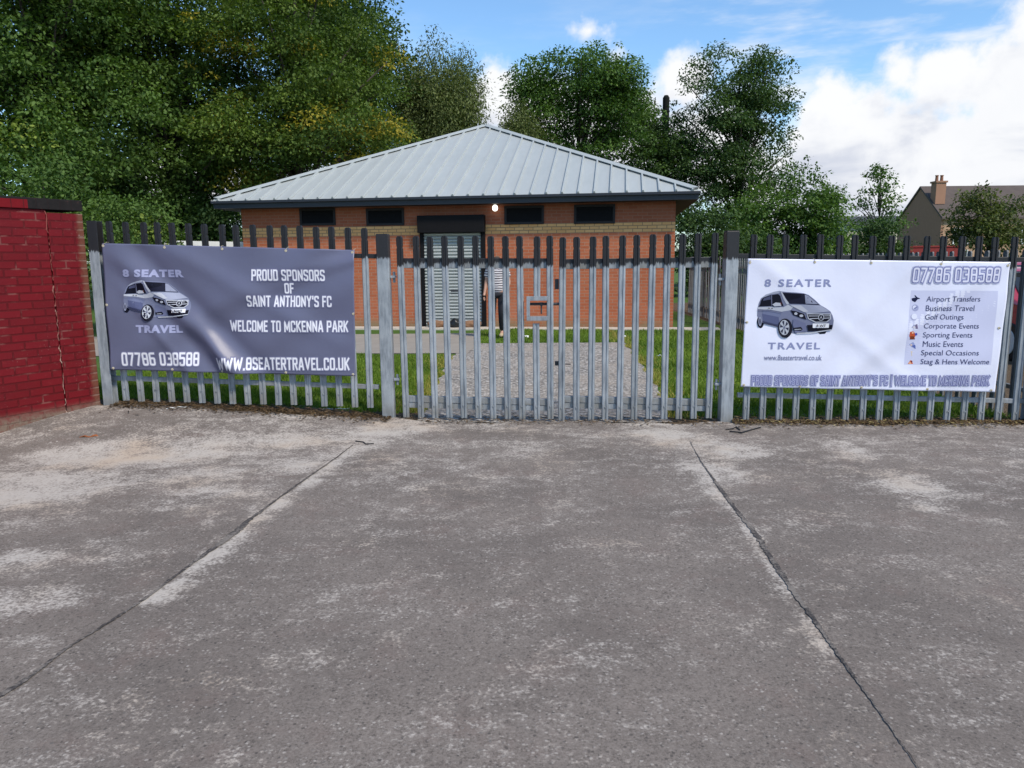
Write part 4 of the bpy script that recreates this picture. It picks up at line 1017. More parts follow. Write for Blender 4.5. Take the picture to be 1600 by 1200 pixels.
def tree(name, base, trunk_h, ells, nclump, per, size, m, label, cat='tree', seed=1, group=None, rad=(.5, .95), trunk_r=.16, flat_=.55, droop=.35, hang=False, accent=0.0, shell=.55, limbs=16, aspect=.62, wisps=0):
    rng = np.random.default_rng(seed)
    root = empty(name, base, label, cat, 0, group); B0 = np.array(base)
    vol = np.array([e_[3]*e_[4]*e_[5] for e_ in ells])**.75; vol = vol/vol.sum(); C_ = []; Rr = []
    for e_, f_ in zip(ells, vol):
        k_ = max(4, int(nclump*f_)); g = rng.normal(size=(k_, 3)); g /= np.linalg.norm(g, axis=1)[:, None]
        s_ = (shell+(1-shell)*rng.random((k_, 1))) if shell < 1 else 1
        s_ = np.where(rng.random((k_, 1)) < .78, s_, rng.random((k_, 1))*.8)
        C_.append(np.array(e_[:3])+g*s_*np.array(e_[3:6])); Rr.append(rng.uniform(rad[0], rad[1], k_))
        if wisps:
            kk = int(k_*wisps); g = rng.normal(size=(kk, 3)); g /= np.linalg.norm(g, axis=1)[:, None]
            C_.append(np.array(e_[:3])+g*(1.0+.14*rng.random((kk, 1)))*np.array(e_[3:6])); Rr.append(rng.uniform(rad[0]*.3, rad[0]*.65, kk))
    C_ = np.concatenate(C_); Rr = np.concatenate(Rr); ok = C_[:, 2] > .25; C_, Rr = C_[ok], Rr[ok]
    tint = np.clip(rng.normal(.45, .22, len(C_)), 0, 1)
    acc = (rng.random(len(C_)) < accent).astype(float)*.95
    pn = np.maximum(6, (per*(Rr/rad[1])**2)).astype(int)
    idx_per = pn
    # variable leaves per clump
    V_, F_, t_, a_ = leaves_var(C_-B0, Rr, idx_per, size, flat_, droop, rng, tint, acc, aspect, hang)
    link('crown', np_mesh('crown', V_, F_, {'tint': ('FACE', t_), 'acc': ('FACE', a_)}), m, root)
    mb = MB(); topz = max(e_[2]+e_[5]*.6 for e_ in ells)-B0[2]; ex = np.mean([e_[0] for e_ in ells])-B0[0]; ey = np.mean([e_[1] for e_ in ells])-B0[1]
    path = [(0, 0, -.2)]; nseg = 7
    for k_ in range(1, nseg+1):
        f_ = k_/nseg; path.append((ex*f_**1.5+rng.normal()*.08*f_, ey*f_**1.5+rng.normal()*.08*f_, topz*f_))
    mb.tube(path, [trunk_r*(1.25 if k_ == 0 else 1-.85*k_/nseg) for k_ in range(nseg+1)], 9)
    ch = rng.choice(len(C_), min(limbs, len(C_)), replace=False)
    for i_ in ch:
        e1 = C_[i_]-B0; hz = max(trunk_h*.7, min(topz*.9, e1[2]*.62)); f_ = hz/topz; k_ = min(int(f_*nseg), nseg-1); a = np.array(path[k_])*(1-(f_*nseg-k_))+np.array(path[k_+1])*(f_*nseg-k_)
        mid = (a+e1)/2+np.array([0, 0, .25]); r_ = trunk_r*(1-.8*f_)*.55
        mb.tube([a, mid, e1], [r_, r_*.6, r_*.2], 6)
    mb.build('trunk', M['bark'], root, smooth=True)
    return root
def leaves_var(C_, Rr, pn, size, flat_, droop, rng, tint, acc, aspect, hang):
    idx = np.repeat(np.arange(len(C_)), pn)
    return leaves(C_[idx], Rr[idx], 1, size, flat_, droop, rng, tint[idx], acc[idx], aspect, hang)
def EL(px0, px1, py0, py1, Y, depth=None, sq=1.0):
    """ellipsoid filling an image box at distance Y"""
    a = atY(px0, py1, Y); b = atY(px1, py0, Y); rx = abs(b.x-a.x)/2; rz_ = abs(b.z-a.z)/2
    return ((a.x+b.x)/2, Y, (a.z+b.z)/2, rx*sq, depth or rx*.8, rz_*sq)
M['lf_syc'] = leafm('sycamore_leaves', (0.037, 0.075, 0.017), (0.120, 0.195, 0.044), (0.19, 0.24, 0.045), .85)
M['lf_yel'] = leafm('turning_leaves', (0.040, 0.077, 0.016), (0.128, 0.184, 0.034), (0.30, 0.25, 0.032), .80)
M['lf_dark'] = leafm('dark_leaves', (0.032, 0.064, 0.022), (0.090, 0.150, 0.046))
M['lf_birch'] = leafm('birch_leaves', (0.060, 0.085, 0.030), (0.155, 0.185, 0.062), (0.20, 0.20, 0.05), .9)
M['lf_mid'] = leafm('green_leaves', (0.036, 0.082, 0.020), (0.115, 0.195, 0.042))
M['lf_lite'] = leafm('light_leaves', (0.040, 0.090, 0.020), (0.125, 0.205, 0.045))
M['lf_olive'] = leafm('olive_leaves', (0.05, 0.07, 0.022), (0.13, 0.15, 0.05), (0.22, 0.20, 0.06), .85)
T = tree
def gz(px, Y): p = atY(px, 400, Y); return (p.x, Y, 0)
T('sycamore_tree', gz(90, 27), 3, [EL(-190,150,-160,200,26.5,4), EL(-120,230,30,330,25.5,3.4), EL(20,270,-190,140,27,4)], 240, 640, .135, M['lf_syc'],
  'broad green tree with large leaves overhanging the red wall', seed=3, rad=(.85, 1.6), trunk_r=.3, accent=.04, flat_=.38, droop=.5, wisps=.3, limbs=26)
T('sycamore_tree', gz(275, 31), 3, [EL(150,400,-150,200,31,4.2), EL(170,420,100,360,30,3.6)], 200, 560, .135, M['lf_syc'],
  'green tree between the overhanging tree and the yellowing tree', seed=5, rad=(.85, 1.6), trunk_r=.26, accent=.03, flat_=.38, droop=.5, wisps=.3, limbs=26)
T('maple_tree', gz(470, 29), 2.4, [EL(330,610,-90,220,29.5,4), EL(320,500,110,320,28.5,3.2), EL(440,645,90,290,28.5,3.2)], 300, 480, .12, M['lf_yel'],
  'large tree with yellowing leaf patches behind left half of pavilion roof', seed=8, rad=(.65, 1.3), trunk_r=.26, accent=.15, flat_=.36, droop=.45, wisps=.35, limbs=26)
T('lime_tree', gz(540, 38), 4, [EL(420,600,-150,160,38,4), EL(470,655,15,250,37,3.4)], 360, 190, .18, M['lf_dark'],
  'tall dark tree rising behind the yellowing tree out of frame', seed=12, rad=(.55, 1.05), trunk_r=.28, wisps=.15)
T('birch_tree', gz(690, 37), 3, [EL(610,700,100,300,37,1.8), EL(650,765,115,300,36,1.9), EL(690,760,80,260,37,1.2), EL(600,760,180,330,36.5,1.8), EL(612,735,72,240,37,1.8)], 420, 380, .13, M['lf_birch'],
  'drooping olive birch left of the roof peak', seed=14, rad=(.4, .8), trunk_r=.15, flat_=1.6, droop=.2, hang=True, aspect=.4, wisps=.25)
T('birch_tree', gz(810, 40), 2, [EL(760,862,170,330,40,1.8), EL(775,830,158,260,40,1.2)], 120, 360, .13, M['lf_birch'],
  'small olive birch just right of the roof peak', seed=15, rad=(.4, .75), trunk_r=.12, flat_=1.3, droop=.2, hang=True, aspect=.4, wisps=.2)
T('ash_tree', gz(905, 42), 4, [EL(800,880,75,190,42,1.8), EL(850,985,60,190,42,2.6), EL(785,900,130,280,42,2.3), EL(870,1020,120,310,42.5,2.6), EL(915,1014,84,205,42,1.9)], 290, 300, .15, M['lf_mid'],
  'bushy green tree standing directly behind right slope of pavilion roof', seed=18, rad=(.6, 1.2), trunk_r=.2, flat_=.42, limbs=34, wisps=.25)
T('ash_tree', gz(1010, 46), 4, [EL(965,1030,135,230,46,1.6), EL(960,1090,165,380,45,2.8), EL(995,1078,172,310,46,1.8)], 210, 190, .165, M['lf_dark'],
  'thin dark tree beside the tall dark post behind the pavilion', seed=21, rad=(.45, .9), trunk_r=.16, limbs=18, wisps=.25)
T('ash_tree', gz(1150, 44), 4, [EL(1060,1215,65,230,44,2.8), EL(1050,1255,150,330,44,3), EL(1140,1245,75,230,44,2.2), EL(1030,1230,230,440,44,2.8)], 300, 300, .15, M['lf_dark'],
  'tallest dark leafy tree right of the pavilion', seed=23, rad=(.6, 1.2), trunk_r=.24, flat_=.42, limbs=40, wisps=.3)
T('cherry_tree', gz(1235, 38), 2, [EL(1150,1320,260,400,38,2.4), EL(1210,1338,290,395,37,2), EL(1120,1230,310,430,37,2)], 230, 150, .155, M['lf_lite'],
  'lighter green low tree in front of the tall dark tree', seed=27, rad=(.4, .8), trunk_r=.12, wisps=.5)
T('rowan_tree', gz(1370, 48), 2, [EL(1340,1410,260,330,48,1.4), EL(1325,1425,300,395,48,1.9), EL(1355,1392,250,290,48,.8)], 75, 70, .17, M['lf_mid'],
  'sparse open young tree against the clouds left of the distant house', seed=30, rad=(.35, .65), trunk_r=.10, limbs=40, wisps=.5)
T('apple_tree', gz(1545, 40), 1.2, [EL(1480,1570,305,400,40,1.8), EL(1530,1640,300,405,40,2), EL(1500,1560,288,340,40,1.1)], 130, 120, .16, M['lf_olive'],
  'rounded olive tree standing in front of the distant house', seed=33, rad=(.35, .7), trunk_r=.12, wisps=.35)
T('beech_tree', gz(180, 41), 3, [EL(-120,240,-120,300,41,4), EL(60,420,0,420,41,4), EL(-160,120,120,430,40,3)], 330, 150, .26, M['lf_dark'],
  'deep green tree at the back of the left group seen through gaps', seed=61, rad=(.8, 1.4), trunk_r=.3)
# hedging and undergrowth, one bush each
bushes = [((1050,1160,300,490,33),'lf_dark','dark hedge bush right behind the pavilion corner',4), ((1130,1240,350,470,34),'lf_dark','dark hedge bush behind the white banner post',5),
          ((1210,1330,345,440,37),'lf_lite','light green bush below the lighter low tree',6), ((1320,1430,335,440,42),'lf_dark','dark bush at the foot of the sparse young tree',7),
          ((1410,1500,378,440,50),'lf_olive','low olive bush below the brown house gable',8), ((140,268,300,420,19),'lf_syc','bright leafy shrub above the left end of the grey banner',9),
          ((250,400,305,430,28),'lf_dark','dark shrub between the bright shrub and the pavilion wall',10), ((-30,185,230,470,17),'lf_syc','leafy shrub growing behind the red wall',11),
          ((60,260,230,400,28),'lf_dark','dark undergrowth bush below the broad overhanging tree',12), ((240,380,240,400,30),'lf_dark','dark undergrowth bush left of the pavilion roof corner',13),
          ((-260,0,200,420,24),'lf_dark','dark undergrowth bush beyond the red wall at frame edge',14), ((860,1060,250,420,47),'lf_dark','dark bush filling the gap under the bushy tree',15),
          ((640,860,250,420,46),'lf_dark','dark bush hidden behind the roof peak',16), ((380,660,200,420,44),'lf_dark','dark undergrowth behind the yellowing tree',17)]
for (b_, mm, lb_, sd_) in bushes:
    Y_ = b_[4]; e_ = EL(*b_); T('bush', (e_[0], Y_, 0), .3, [(e_[0], Y_, max(e_[2], .6), e_[3], max(e_[3]*.7, 1.0), e_[5])], max(40, int(16*e_[3]*e_[5]*2.2)), 130 if Y_ > 20 else 300, .145 if Y_ > 20 else .09, M[mm], lb_, 'bush', seed=40+sd_,
      rad=(.35, .75), trunk_r=.06, limbs=8, wisps=.25, accent=.04)

# ------------------------------------------------------------------ grass
def blades(poly_fn, n, box, hmin, hmax):
    x = RNG.uniform(box[0], box[1], n*2); y = RNG.uniform(box[2], box[3], n*2); ok = poly_fn(x, y); x, y = x[ok][:n], y[ok][:n]; n = len(x)
    h = RNG.uniform(hmin, hmax, n)*(0.7+.6*np.sin(x*2.1+y*1.3)**2); a = RNG.uniform(0, 6.283, n); w = .0035+.002*RNG.random(n); ln = RNG.normal(size=(n, 2))*.5
    z = zg(x, y); dx, dy_ = np.cos(a)*w, np.sin(a)*w
    w2 = w*(1+y/9)
    V_ = np.stack([np.stack([x-dx*(1+y/9), y-dy_, z], 1), np.stack([x+dx*(1+y/9), y+dy_, z], 1), np.stack([x+ln[:, 0]*h, y+ln[:, 1]*h, z+h], 1)], 1).reshape(-1, 3)
    return V_, np.arange(n*3).reshape(n, 3), np.clip(RNG.normal(.5, .25, n)+.25*np.sin(x*1.7)*np.sin(y*2.3), 0, 1), x, y
def dx_left(x, y): return np.interp(y, [7.7, 9.6, 11, 12.9, 13.3], [-.98, -1.02, -1.02, -1.06, -1.1])
def dx_right(x, y): return np.interp(y, [7.6, 9.5, 11.5, 13.5, 15.1], [1.62, 1.85, 2.0, 2.15, 2.22])
wy = lambda x: 18.3-(x-3.95)*math.tan(YAW)*1.0-.82
pp0 = atZ(778, 528.5)
def left_lawn(x, y): return (x < dx_left(x, y)+.06*np.sin(y*7)) & (y > fence_y(x)+.22+.08*np.sin(x*5)) & (y < 13.15)
def right_lawn(x, y): return (((x-pp0[0])**2*2+(y-pp0[1]+.2)**2 > .06) & (((x > dx_right(x, y)+.05*np.sin(y*6)) & (y > fence_y(x)+.16+.06*np.sin(x*6))) | ((x > -.7) & (y > 15.25))) & (y < np.where(x < 5.3, wy(x), 24)))
parts = [blades(left_lawn, 52000, (-5, -.9, 7.9, 13.2), .03, .075), blades(right_lawn, 62000, (-.7, 5.1, 7.6, 18.2), .03, .07)]
off = 0; VV = []; FF = []; TT = []; AA = []
for V_, F_, t_, x, y in parts:
    VV.append(V_); FF.append(F_+off); off += len(V_); TT.append(t_)
    edge_ = np.exp(-np.minimum(np.abs(x-dx_left(x, y)), np.abs(x-dx_right(x, y)))/.22)
    AA.append(np.clip(edge_*.95+RNG.normal(0, .2, len(x))+.40+.3*np.sin(x*3.3+y)*np.sin(y*2.7), 0, 1)*(RNG.random(len(x)) < .25+edge_*.75))
gr = link('grass', np_mesh('grass', np.concatenate(VV), np.concatenate(FF), {'tint': ('FACE', np.concatenate(TT)), 'acc': ('FACE', np.concatenate(AA))}), M['grassblade'])
tag(gr, 'short green lawn grass behind the fence and gate', 'grass', kind='stuff')
# dead leaves and straw along the foot of the fence
n = 5200; x = np.concatenate([RNG.uniform(-4.1, -1.25, n), RNG.uniform(2.2, 5.3, n), RNG.uniform(-1.2, 2.1, n//5)]); n = len(x)
y = fence_y(x)+RNG.normal(-.05, .12, n); a = RNG.uniform(0, 6.283, n); L = RNG.uniform(.006, .028, n); w = L*RNG.uniform(.15, .6, n)
z = zg(x, y)+.018+RNG.random(n)*.012
c_, s_ = np.cos(a), np.sin(a)
V_ = np.stack([np.stack([x-c_*L, y-s_*L, z], 1), np.stack([x+s_*w, y-c_*w, z+.006], 1), np.stack([x+c_*L, y+s_*L, z+.008*RNG.random(n)], 1), np.stack([x-s_*w, y+c_*w, z+.004], 1)], 1).reshape(-1, 3)
M['litter'] = leafm('dead_leaves', (0.035, 0.022, 0.012), (0.17, 0.11, 0.055), (0.30, 0.24, 0.10), .8, .1)
lt = link('leaf_litter', np_mesh('leaf_litter', V_, np.arange(n*4).reshape(n, 4), {'tint': ('FACE', RNG.random(n)), 'acc': ('FACE', (x > 2)*RNG.random(n))}), M['litter'])
tag(lt, 'dead leaves and straw gathered along the foot of the fence', 'leaf litter', kind='stuff')

# ------------------------------------------------------------------ small things on the ground
def flake(name, px, py, L, w, m, label, cat, ang=0, hgt=.012):
    p = G(px, py, .004)
    mb = MB(); n_ = 9; top = []; bot = []
    for i_ in range(n_+1):
        f_ = i_/n_; ww = w*math.sin(math.pi*min(max(f_, .04), .96))**.7*random.uniform(.7, 1.1); zz = hgt*math.sin(f_*math.pi*2.3)**2
        top.append((-L/2+L*f_, ww, zz+random.uniform(0, .004))); bot.append((-L/2+L*f_, -ww, zz+random.uniform(0, .006)))
    for i_ in range(n_): mb.poly([bot[i_], bot[i_+1], top[i_+1], top[i_]])
    o = mb.build(name, m, None, p); o.rotation_euler.z = R(ang); sm = o.modifiers.new('s', 'SOLIDIFY'); sm.thickness = .004
    return tag(o, label, cat)
M['rust'] = plain('rust_orange_leaf', (0.30, 0.095, 0.03), 0.8, 0, 0.4, 20); M['paper'] = plain('white_paper', (0.66, 0.66, 0.64), 0.7)
flake('dead_frond', 143, 683, .20, .035, M['rust'], 'rust brown dead frond on the forecourt, the nearer one', 'dead frond', 18)
flake('dead_frond', 153, 670, .19, .03, M['rust'], 'rust brown dead frond on the forecourt, the farther one by red wall', 'dead frond', 6)
for (px, py, lb_) in ((975,527,'white paper scrap on the grass in front of pavilion, right of gate lock'), (823,527,'scrap of white paper on the grass strip seen through left gate leaf'), (1033,557,'scrap of white litter on the right lawn beside the drive')):
    flake('paper_scrap', px, py, .14, .05, M['paper'], lb_, 'litter', random.uniform(0, 180), .03)
flake('plastic_strip', 276, 638, .20, .010, M['paper'], 'thin white plastic strip under the grey banner, nearer the red wall', 'litter', 25)
flake('plastic_strip', 524, 640, .30, .008, M['paper'], 'thin white plastic strip lying near the left gate post', 'litter', 4)
def twig(pts, r_, label):
    w_ = [G(*p) for p in pts]; c0 = w_[0].copy(); mb = MB(); q = [(p-c0)+Vector((0, 0, r_*random.uniform(.8, 2))) for p in w_]; mb.tube(q, r_, 6)
    o = mb.build('twig', M['wire'], None, c0); return tag(o, label, 'twig')
twig([(1140,676),(1158,678),(1176,672),(1188,669)], .007, 'long black curved twig on the forecourt in front of the white banner')
twig([(1134,672),(1146,671),(1150,668),(1156,673)], .006, 'short forked black twig beside the long curved twig')
twig([(556,690),(568,692),(572,695),(584,694)], .005, 'thin dark twig on pale dust in front of the left gate post')
# debris bags at the door
def sack(px, py, off, sx, sy, sz, m, label, seed, nm='sack', cat='sack'):
    rng = random.Random(seed); lx2, _ = onwall(px, py, off); p = Binv.inverted() @ Vector((lx2, -off, .035))
    bm = bmesh.new(); bmesh.ops.create_icosphere(bm, subdivisions=3, radius=1.0)
    ph = [rng.uniform(0, 6) for _ in range(6)]
    for v_ in bm.verts:
        c = v_.co; k2 = 1+.14*math.sin(c.x*4+ph[0])*math.sin(c.y*4+ph[1])+.10*math.sin(c.z*6+ph[2]+c.x*5)+.05*math.sin(c.x*11+ph[3])*math.sin(c.z*12+ph[4])
        v_.co = Vector((c.x*sx*k2, c.y*sy*k2, max(0, c.z*sz*k2+sz*.62)))
    me = bpy.data.meshes.new(nm); bm.to_mesh(me); bm.free(); me.shade_smooth(); o = link(nm, me, m, None, p); o.rotation_euler.z = rng.uniform(-.5, .5); return tag(o, label, cat)
M['sackbrown'] = plain('brown_debris', (0.19, 0.105, 0.06), 0.9, 0, 0.6, 14); M['binbag'] = plain('black_bin_bag', (0.014, 0.014, 0.015), 0.35)
sack(682, 508, .28, .22, .13, .11, M['sackbrown'], 'brown heap of debris at the left side of roller door', 1, 'debris_heap', 'debris')
sack(736, 509, .26, .26, .13, .10, M['sackbrown'], 'brown heap of debris at the right side of roller door', 2, 'debris_heap', 'debris')
sack(711, 508, .34, .15, .12, .13, M['binbag'], 'black bin bag in front of the roller door', 3, 'bin_bag', 'bag')
# ------------------------------------------------------------------ person
pp = atZ(778, 528.5); pp.z += .03; per = empty('person', pp, 'person in a striped t-shirt and dark trousers standing behind gate', 'person', R(-14)); per.scale = (1.05, 1.05, 1.03)
def skin(name, pts, edges, rad, m, parent, sub=2, root_i=0):
    me = bpy.data.meshes.new(name); me.from_pydata(pts, edges, []); o = link(name, me, m, parent)
    sk = o.modifiers.new('skin', 'SKIN'); sk.use_smooth_shade = True
    lay = me.skin_vertices[0] if me.skin_vertices else None
    if lay is None:
        bm = bmesh.new(); bm.from_mesh(me); bm.verts.layers.skin.verify(); bm.to_mesh(me); bm.free(); lay = me.skin_vertices[0]
    for i_, r_ in enumerate(rad): lay.data[i_].radius = r_ if isinstance(r_, tuple) else (r_, r_); lay.data[i_].use_root = (i_ == root_i)
    ss = o.modifiers.new('sub', 'SUBSURF'); ss.levels = sub; ss.render_levels = sub
    return o
M['skinm'] = plain('skin', (0.42, 0.24, 0.17), 0.5, 0, 0.06); M['hair'] = plain('brown_hair', (0.05, 0.032, 0.02), 0.6); M['trouser'] = plain('dark_trousers', (0.012, 0.012, 0.017), 0.8)
M['shoe'] = plain('beige_shoes', (0.42, 0.32, 0.20), 0.6)
def stripes(t):
    o_ = t.node('ShaderNodeTexCoord').outputs['Object']; s2 = t.node('ShaderNodeSeparateXYZ', {0: o_})
    f_ = t.m('FRACT', t.m('DIVIDE', t.m('ADD', s2.outputs[2], t.m('MULTIPLY', t.noise(o_, 6, 2), .03)), .048)); c = t.mix(t.m('LESS_THAN', f_, .42), (0.62, 0.58, 0.58), (0.04, 0.035, 0.05)); P(t, c, 0.85)
M['stripe'] = mat('striped_jersey', stripes)
# local x = shoulder axis (person faces local -y)
pts = [(0,0,.93),(0,.0,1.10),(0,.01,1.28),(0,.015,1.41),(0,-.005,1.475),(0,-.045,1.525),(0,-.05,1.585),
       (-.10,0,.88),(-.115,-.01,.48),(-.12,.03,.08),(-.13,-.10,.035),(.10,0,.88),(.10,-.05,.50),(.07,.08,.10),(.08,-.05,.035),
       (-.18,.01,1.385),(-.235,.02,1.12),(-.25,-.06,.90),(-.255,-.09,.84),(.18,.01,1.385),(.24,.02,1.12),(.22,-.10,.92),(.20,-.14,.88)]
ed = [(0,1),(1,2),(2,3),(3,4),(4,5),(5,6),(0,7),(7,8),(8,9),(9,10),(0,11),(11,12),(12,13),(13,14),(3,15),(15,16),(16,17),(17,18),(3,19),(19,20),(20,21),(21,22)]
rd_ = [(.14,.10),(.125,.09),(.14,.10),(.11,.08),.052,(.075,.09),(.07,.085),.085,.058,.04,.035,.085,.058,.04,.035,.05,.038,.027,.03,.05,.038,.027,.03]
body = skin('body', pts, ed, rd_, M['skinm'], per)
for sx, hx, hy, hz2 in ((-1, -.255, -.09, .84), (1, .20, -.14, .88)):
    for k_ in range(5):
        th = k_ == 4; a = Vector((hx+(0 if not th else -sx*.02), hy-.028+.018*k_ if not th else hy-.03, hz2-.02)); L_ = (.07, .08, .085, .07, .055)[k_]
        b = a+Vector((-sx*.004, -.004, -L_*.55)); c = b+Vector((-sx*.014, -.006, -L_*.4))
        f_ = skin('finger' if not th else 'thumb', [tuple(a), tuple(b), tuple(c)], [(0,1),(1,2)], [.010,.009,.007], M['skinm'], body, 1)
tp = [(0,0,.85),(0,0,1.10),(0,.01,1.28),(0,.015,1.40),(0,.008,1.455),(-.18,.01,1.385),(-.225,.015,1.20),(.18,.01,1.385),(.225,.015,1.20)]
skin('t_shirt', tp, [(0,1),(1,2),(2,3),(3,4),(3,5),(5,6),(3,7),(7,8)], [(.185,.135),(.17,.125),(.18,.13),(.15,.11),.075,.072,.068,.072,.068], M['stripe'], per)
lg = [(0,0,.95),(-.10,0,.86),(-.115,-.01,.48),(-.12,.03,.11),(.10,0,.86),(.10,-.05,.50),(.07,.08,.12)]
skin('trousers', lg, [(0,1),(1,2),(2,3),(0,4),(4,5),(5,6)], [(.15,.115),.10,.078,.062,.10,.078,.062], M['trouser'], per)
for sx, a, b in ((0, (-.12,.05,.035), (-.135,-.15,.03)), (1, (.07,.11,.05), (.085,-.12,.035))):
    skin('shoe', [a, ((a[0]+b[0])/2, (a[1]+b[1])/2, .045), b], [(0,1),(1,2)], [.045,.05,.038], M['shoe'], per, 1)
skin('hair', [(0,-.015,1.545),(0,-.02,1.595),(0,-.04,1.625)], [(0,1),(1,2)], [(.075,.075),(.085,.09),(.055,.06)], M['hair'], per)
hd = MB()
for sx in (-1, 1): hd.lathe([(.002,-.008),(.009,-.004),(.009,.004),(.002,.008)], 8, (sx*.03, -.130, 1.57))
hd.build('eye', flat('eye_dark', (.03, .02, .02)), body)
hd = MB(); hd.hexa([(-.014,-.152,1.53),(.014,-.152,1.53),(.016,-.11,1.53),(-.016,-.11,1.53),(-.006,-.140,1.57),(.006,-.140,1.57),(.008,-.11,1.57),(-.008,-.11,1.57)]); hd.build('nose', M['skinm'], body)

# ------------------------------------------------------------------ background buildings, post, cars
def house(name, x0, x1, y0, y1, ez, rz_, label, wallm, gablem, roofm, win, chim=None):
    h = empty(name, (x0, y0, 0), label, 'house'); L_, Dp = x1-x0, y1-y0
    mb = MB(); mb.box(0, L_, 0, Dp, -.3, ez); mb.prism([(0, 0)], 0, 0) if False else None; mb.build('wall', wallm, h)
    for gx in (-.02, L_+.02-.2):
        mb = MB()
        mb.hexa([(gx, -.02, -.3), (gx+.2, -.02, -.3), (gx+.2, Dp+.02, -.3), (gx, Dp+.02, -.3), (gx, -.02, ez), (gx+.2, -.02, ez), (gx+.2, Dp+.02, ez), (gx, Dp+.02, ez)])
        b_ = len(mb.v); mb.v += [(gx, 0, ez+.001), (gx, Dp, ez+.001), (gx, Dp/2, rz_-.12), (gx+.2, 0, ez+.001), (gx+.2, Dp, ez+.001), (gx+.2, Dp/2, rz_-.12)]
        mb.f += [[b_, b_+2, b_+1], [b_+3, b_+4, b_+5], [b_, b_+3, b_+5, b_+2], [b_+1, b_+2, b_+5, b_+4]]
        mb.build('gable', gablem, h)
    mb = MB(); ov = .3; sl_ = (rz_-ez)/(Dp/2)
    for sgn, y_0 in ((1, 0), (-1, Dp)):
        ya = y_0-sgn*ov; za = ez-ov*sl_
        mb.hexa([(-.12, ya, za-.1), (L_+.12, ya, za-.1), (L_+.12, Dp/2, rz_-.1), (-.12, Dp/2, rz_-.1), (-.12, ya, za+.06), (L_+.12, ya, za+.06), (L_+.12, Dp/2, rz_+.06), (-.12, Dp/2, rz_+.06)] if sgn > 0 else
                [(L_+.12, ya, za-.1), (-.12, ya, za-.1), (-.12, Dp/2, rz_-.1), (L_+.12, Dp/2, rz_-.1), (L_+.12, ya, za+.06), (-.12, ya, za+.06), (-.12, Dp/2, rz_+.06), (L_+.12, Dp/2, rz_+.06)])
    rf_ = mb.build('roof', roofm, h)
    if chim:
        cx_, cy_, cz0, cz1, wd_ = chim; mb = MB(); mb.box(cx_-wd_/2, cx_+wd_/2, cy_-.35, cy_+.35, cz0, cz1); mb.box(cx_-wd_/2-.07, cx_+wd_/2+.07, cy_-.42, cy_+.42, cz1+.001, cz1+.13)
        ch_ = mb.build('chimney', gablem, rf_)
    for (wx, wz, ww, wh) in win:
        mb = MB(); f_ = .09
        mb.box(wx, wx+ww, -.08, -.001, wz, wz+f_); mb.box(wx, wx+ww, -.08, -.001, wz+wh-f_, wz+wh); mb.box(wx, wx+f_, -.079, -.001, wz+f_, wz+wh-f_); mb.box(wx+ww-f_, wx+ww, -.079, -.001, wz+f_, wz+wh-f_); mb.box(wx+ww/2-.04, wx+ww/2+.04, -.078, -.001, wz+f_, wz+wh-f_)
        w_ = mb.build('window', M['lampbody'], h); mb = MB(); mb.box(wx+f_, wx+ww-f_, -.03, -.002, wz+f_, wz+wh-f_); mb.build('pane', M['glassd'], w_)
    return h, rf_
M['glassd'] = plain('dark_window_glass', (0.02, 0.024, 0.03), 0.1); M['render'] = plain('tan_render', (0.40, 0.255, 0.165), 0.9, 0, 0.12, 2); M['gablem'] = plain('brown_roughcast', (0.30, 0.165, 0.108), 0.95, 0, 0.12, 3)
M['tiles'] = plain('brown_roof_tiles', (0.085, 0.066, 0.058), 0.85, 0, 0.25, 2); M['cream'] = plain('cream_render', (0.52, 0.48, 0.38), 0.9); M['slate'] = plain('grey_slate', (0.06, 0.062, 0.068), 0.8, 0, .2, 2)
zr = atY(1450, 292, 66.5).z; ze = atY(1470, 341, 63).z; x0 = atY(1470, 360, 63).x
xw = atY(1500, 350, 63).x-x0
h1, hr1 = house('house', x0, x0+22, 63, 70, ze+.2, zr, 'brown house with a tiled roof and single chimney at the right edge', M['render'], M['gablem'], M['tiles'],
      [(xw-.5, ze-2.1, 1.3, 1.35), (xw+5, ze-2.1, 1.3, 1.35), (xw+10, ze-2.1, 1.3, 1.35), (xw-.5, .8, 1.3, 1.3), (xw+6, .8, 1.8, 1.3)])
cxh = atY(1466, 300, 64.6).x-x0; cz1 = atY(1466, 286, 64.6).z
mb = MB(); mb.box(cxh-.4, cxh+.4, 1.2, 2.0, ze+1.2, cz1); mb.box(cxh-.48, cxh+.48, 1.12, 2.08, cz1+.001, cz1+.14); chm = mb.build('chimney', M['gablem'], hr1)
for dx_ in (-.2, .2):
    mb = MB(); mb.lathe([(.13,0),(.11,.4),(.14,.42),(.14,.48)], 10, (cxh+dx_, 1.6, cz1+.14)); mb.build('chimney_pot', plain('terracotta', (.22,.10,.06), .8), chm)
x2a = atY(1325, 360, 84).x; x2b = atY(1432, 360, 84).x; z2 = atY(1380, 338, 87).z; z2e = atY(1380, 352, 84).z
house('house', x2a, x2b+3, 84, 91, z2e, z2, 'cream house with a low dark roof behind the sparse tree', M['cream'], M['cream'], M['slate'], [(2.0, z2e-1.8, 1.2, 1.2), (6.5, z2e-1.8, 1.2, 1.2), (2.0, .9, 1.2, 1.3)])
# low red wall beyond the side fence
rwp = atY(1405, 395, 46); rwq = atY(1500, 395, 46)
mb = MB(); z1 = atY(1450, 386.5, 46).z; mb.box(0, rwq.x-rwp.x, 0, .3, -.2, z1); mb.box(-.03, rwq.x-rwp.x+.03, -.04, .34, z1+.001, z1+.10); o = mb.build('boundary_wall', plain('dull_red_paint', (.20, .022, .022), .8), None, (rwp.x, 46, 0)); tag(o, 'low dull red wall far beyond the side fence below the brown house', 'wall')
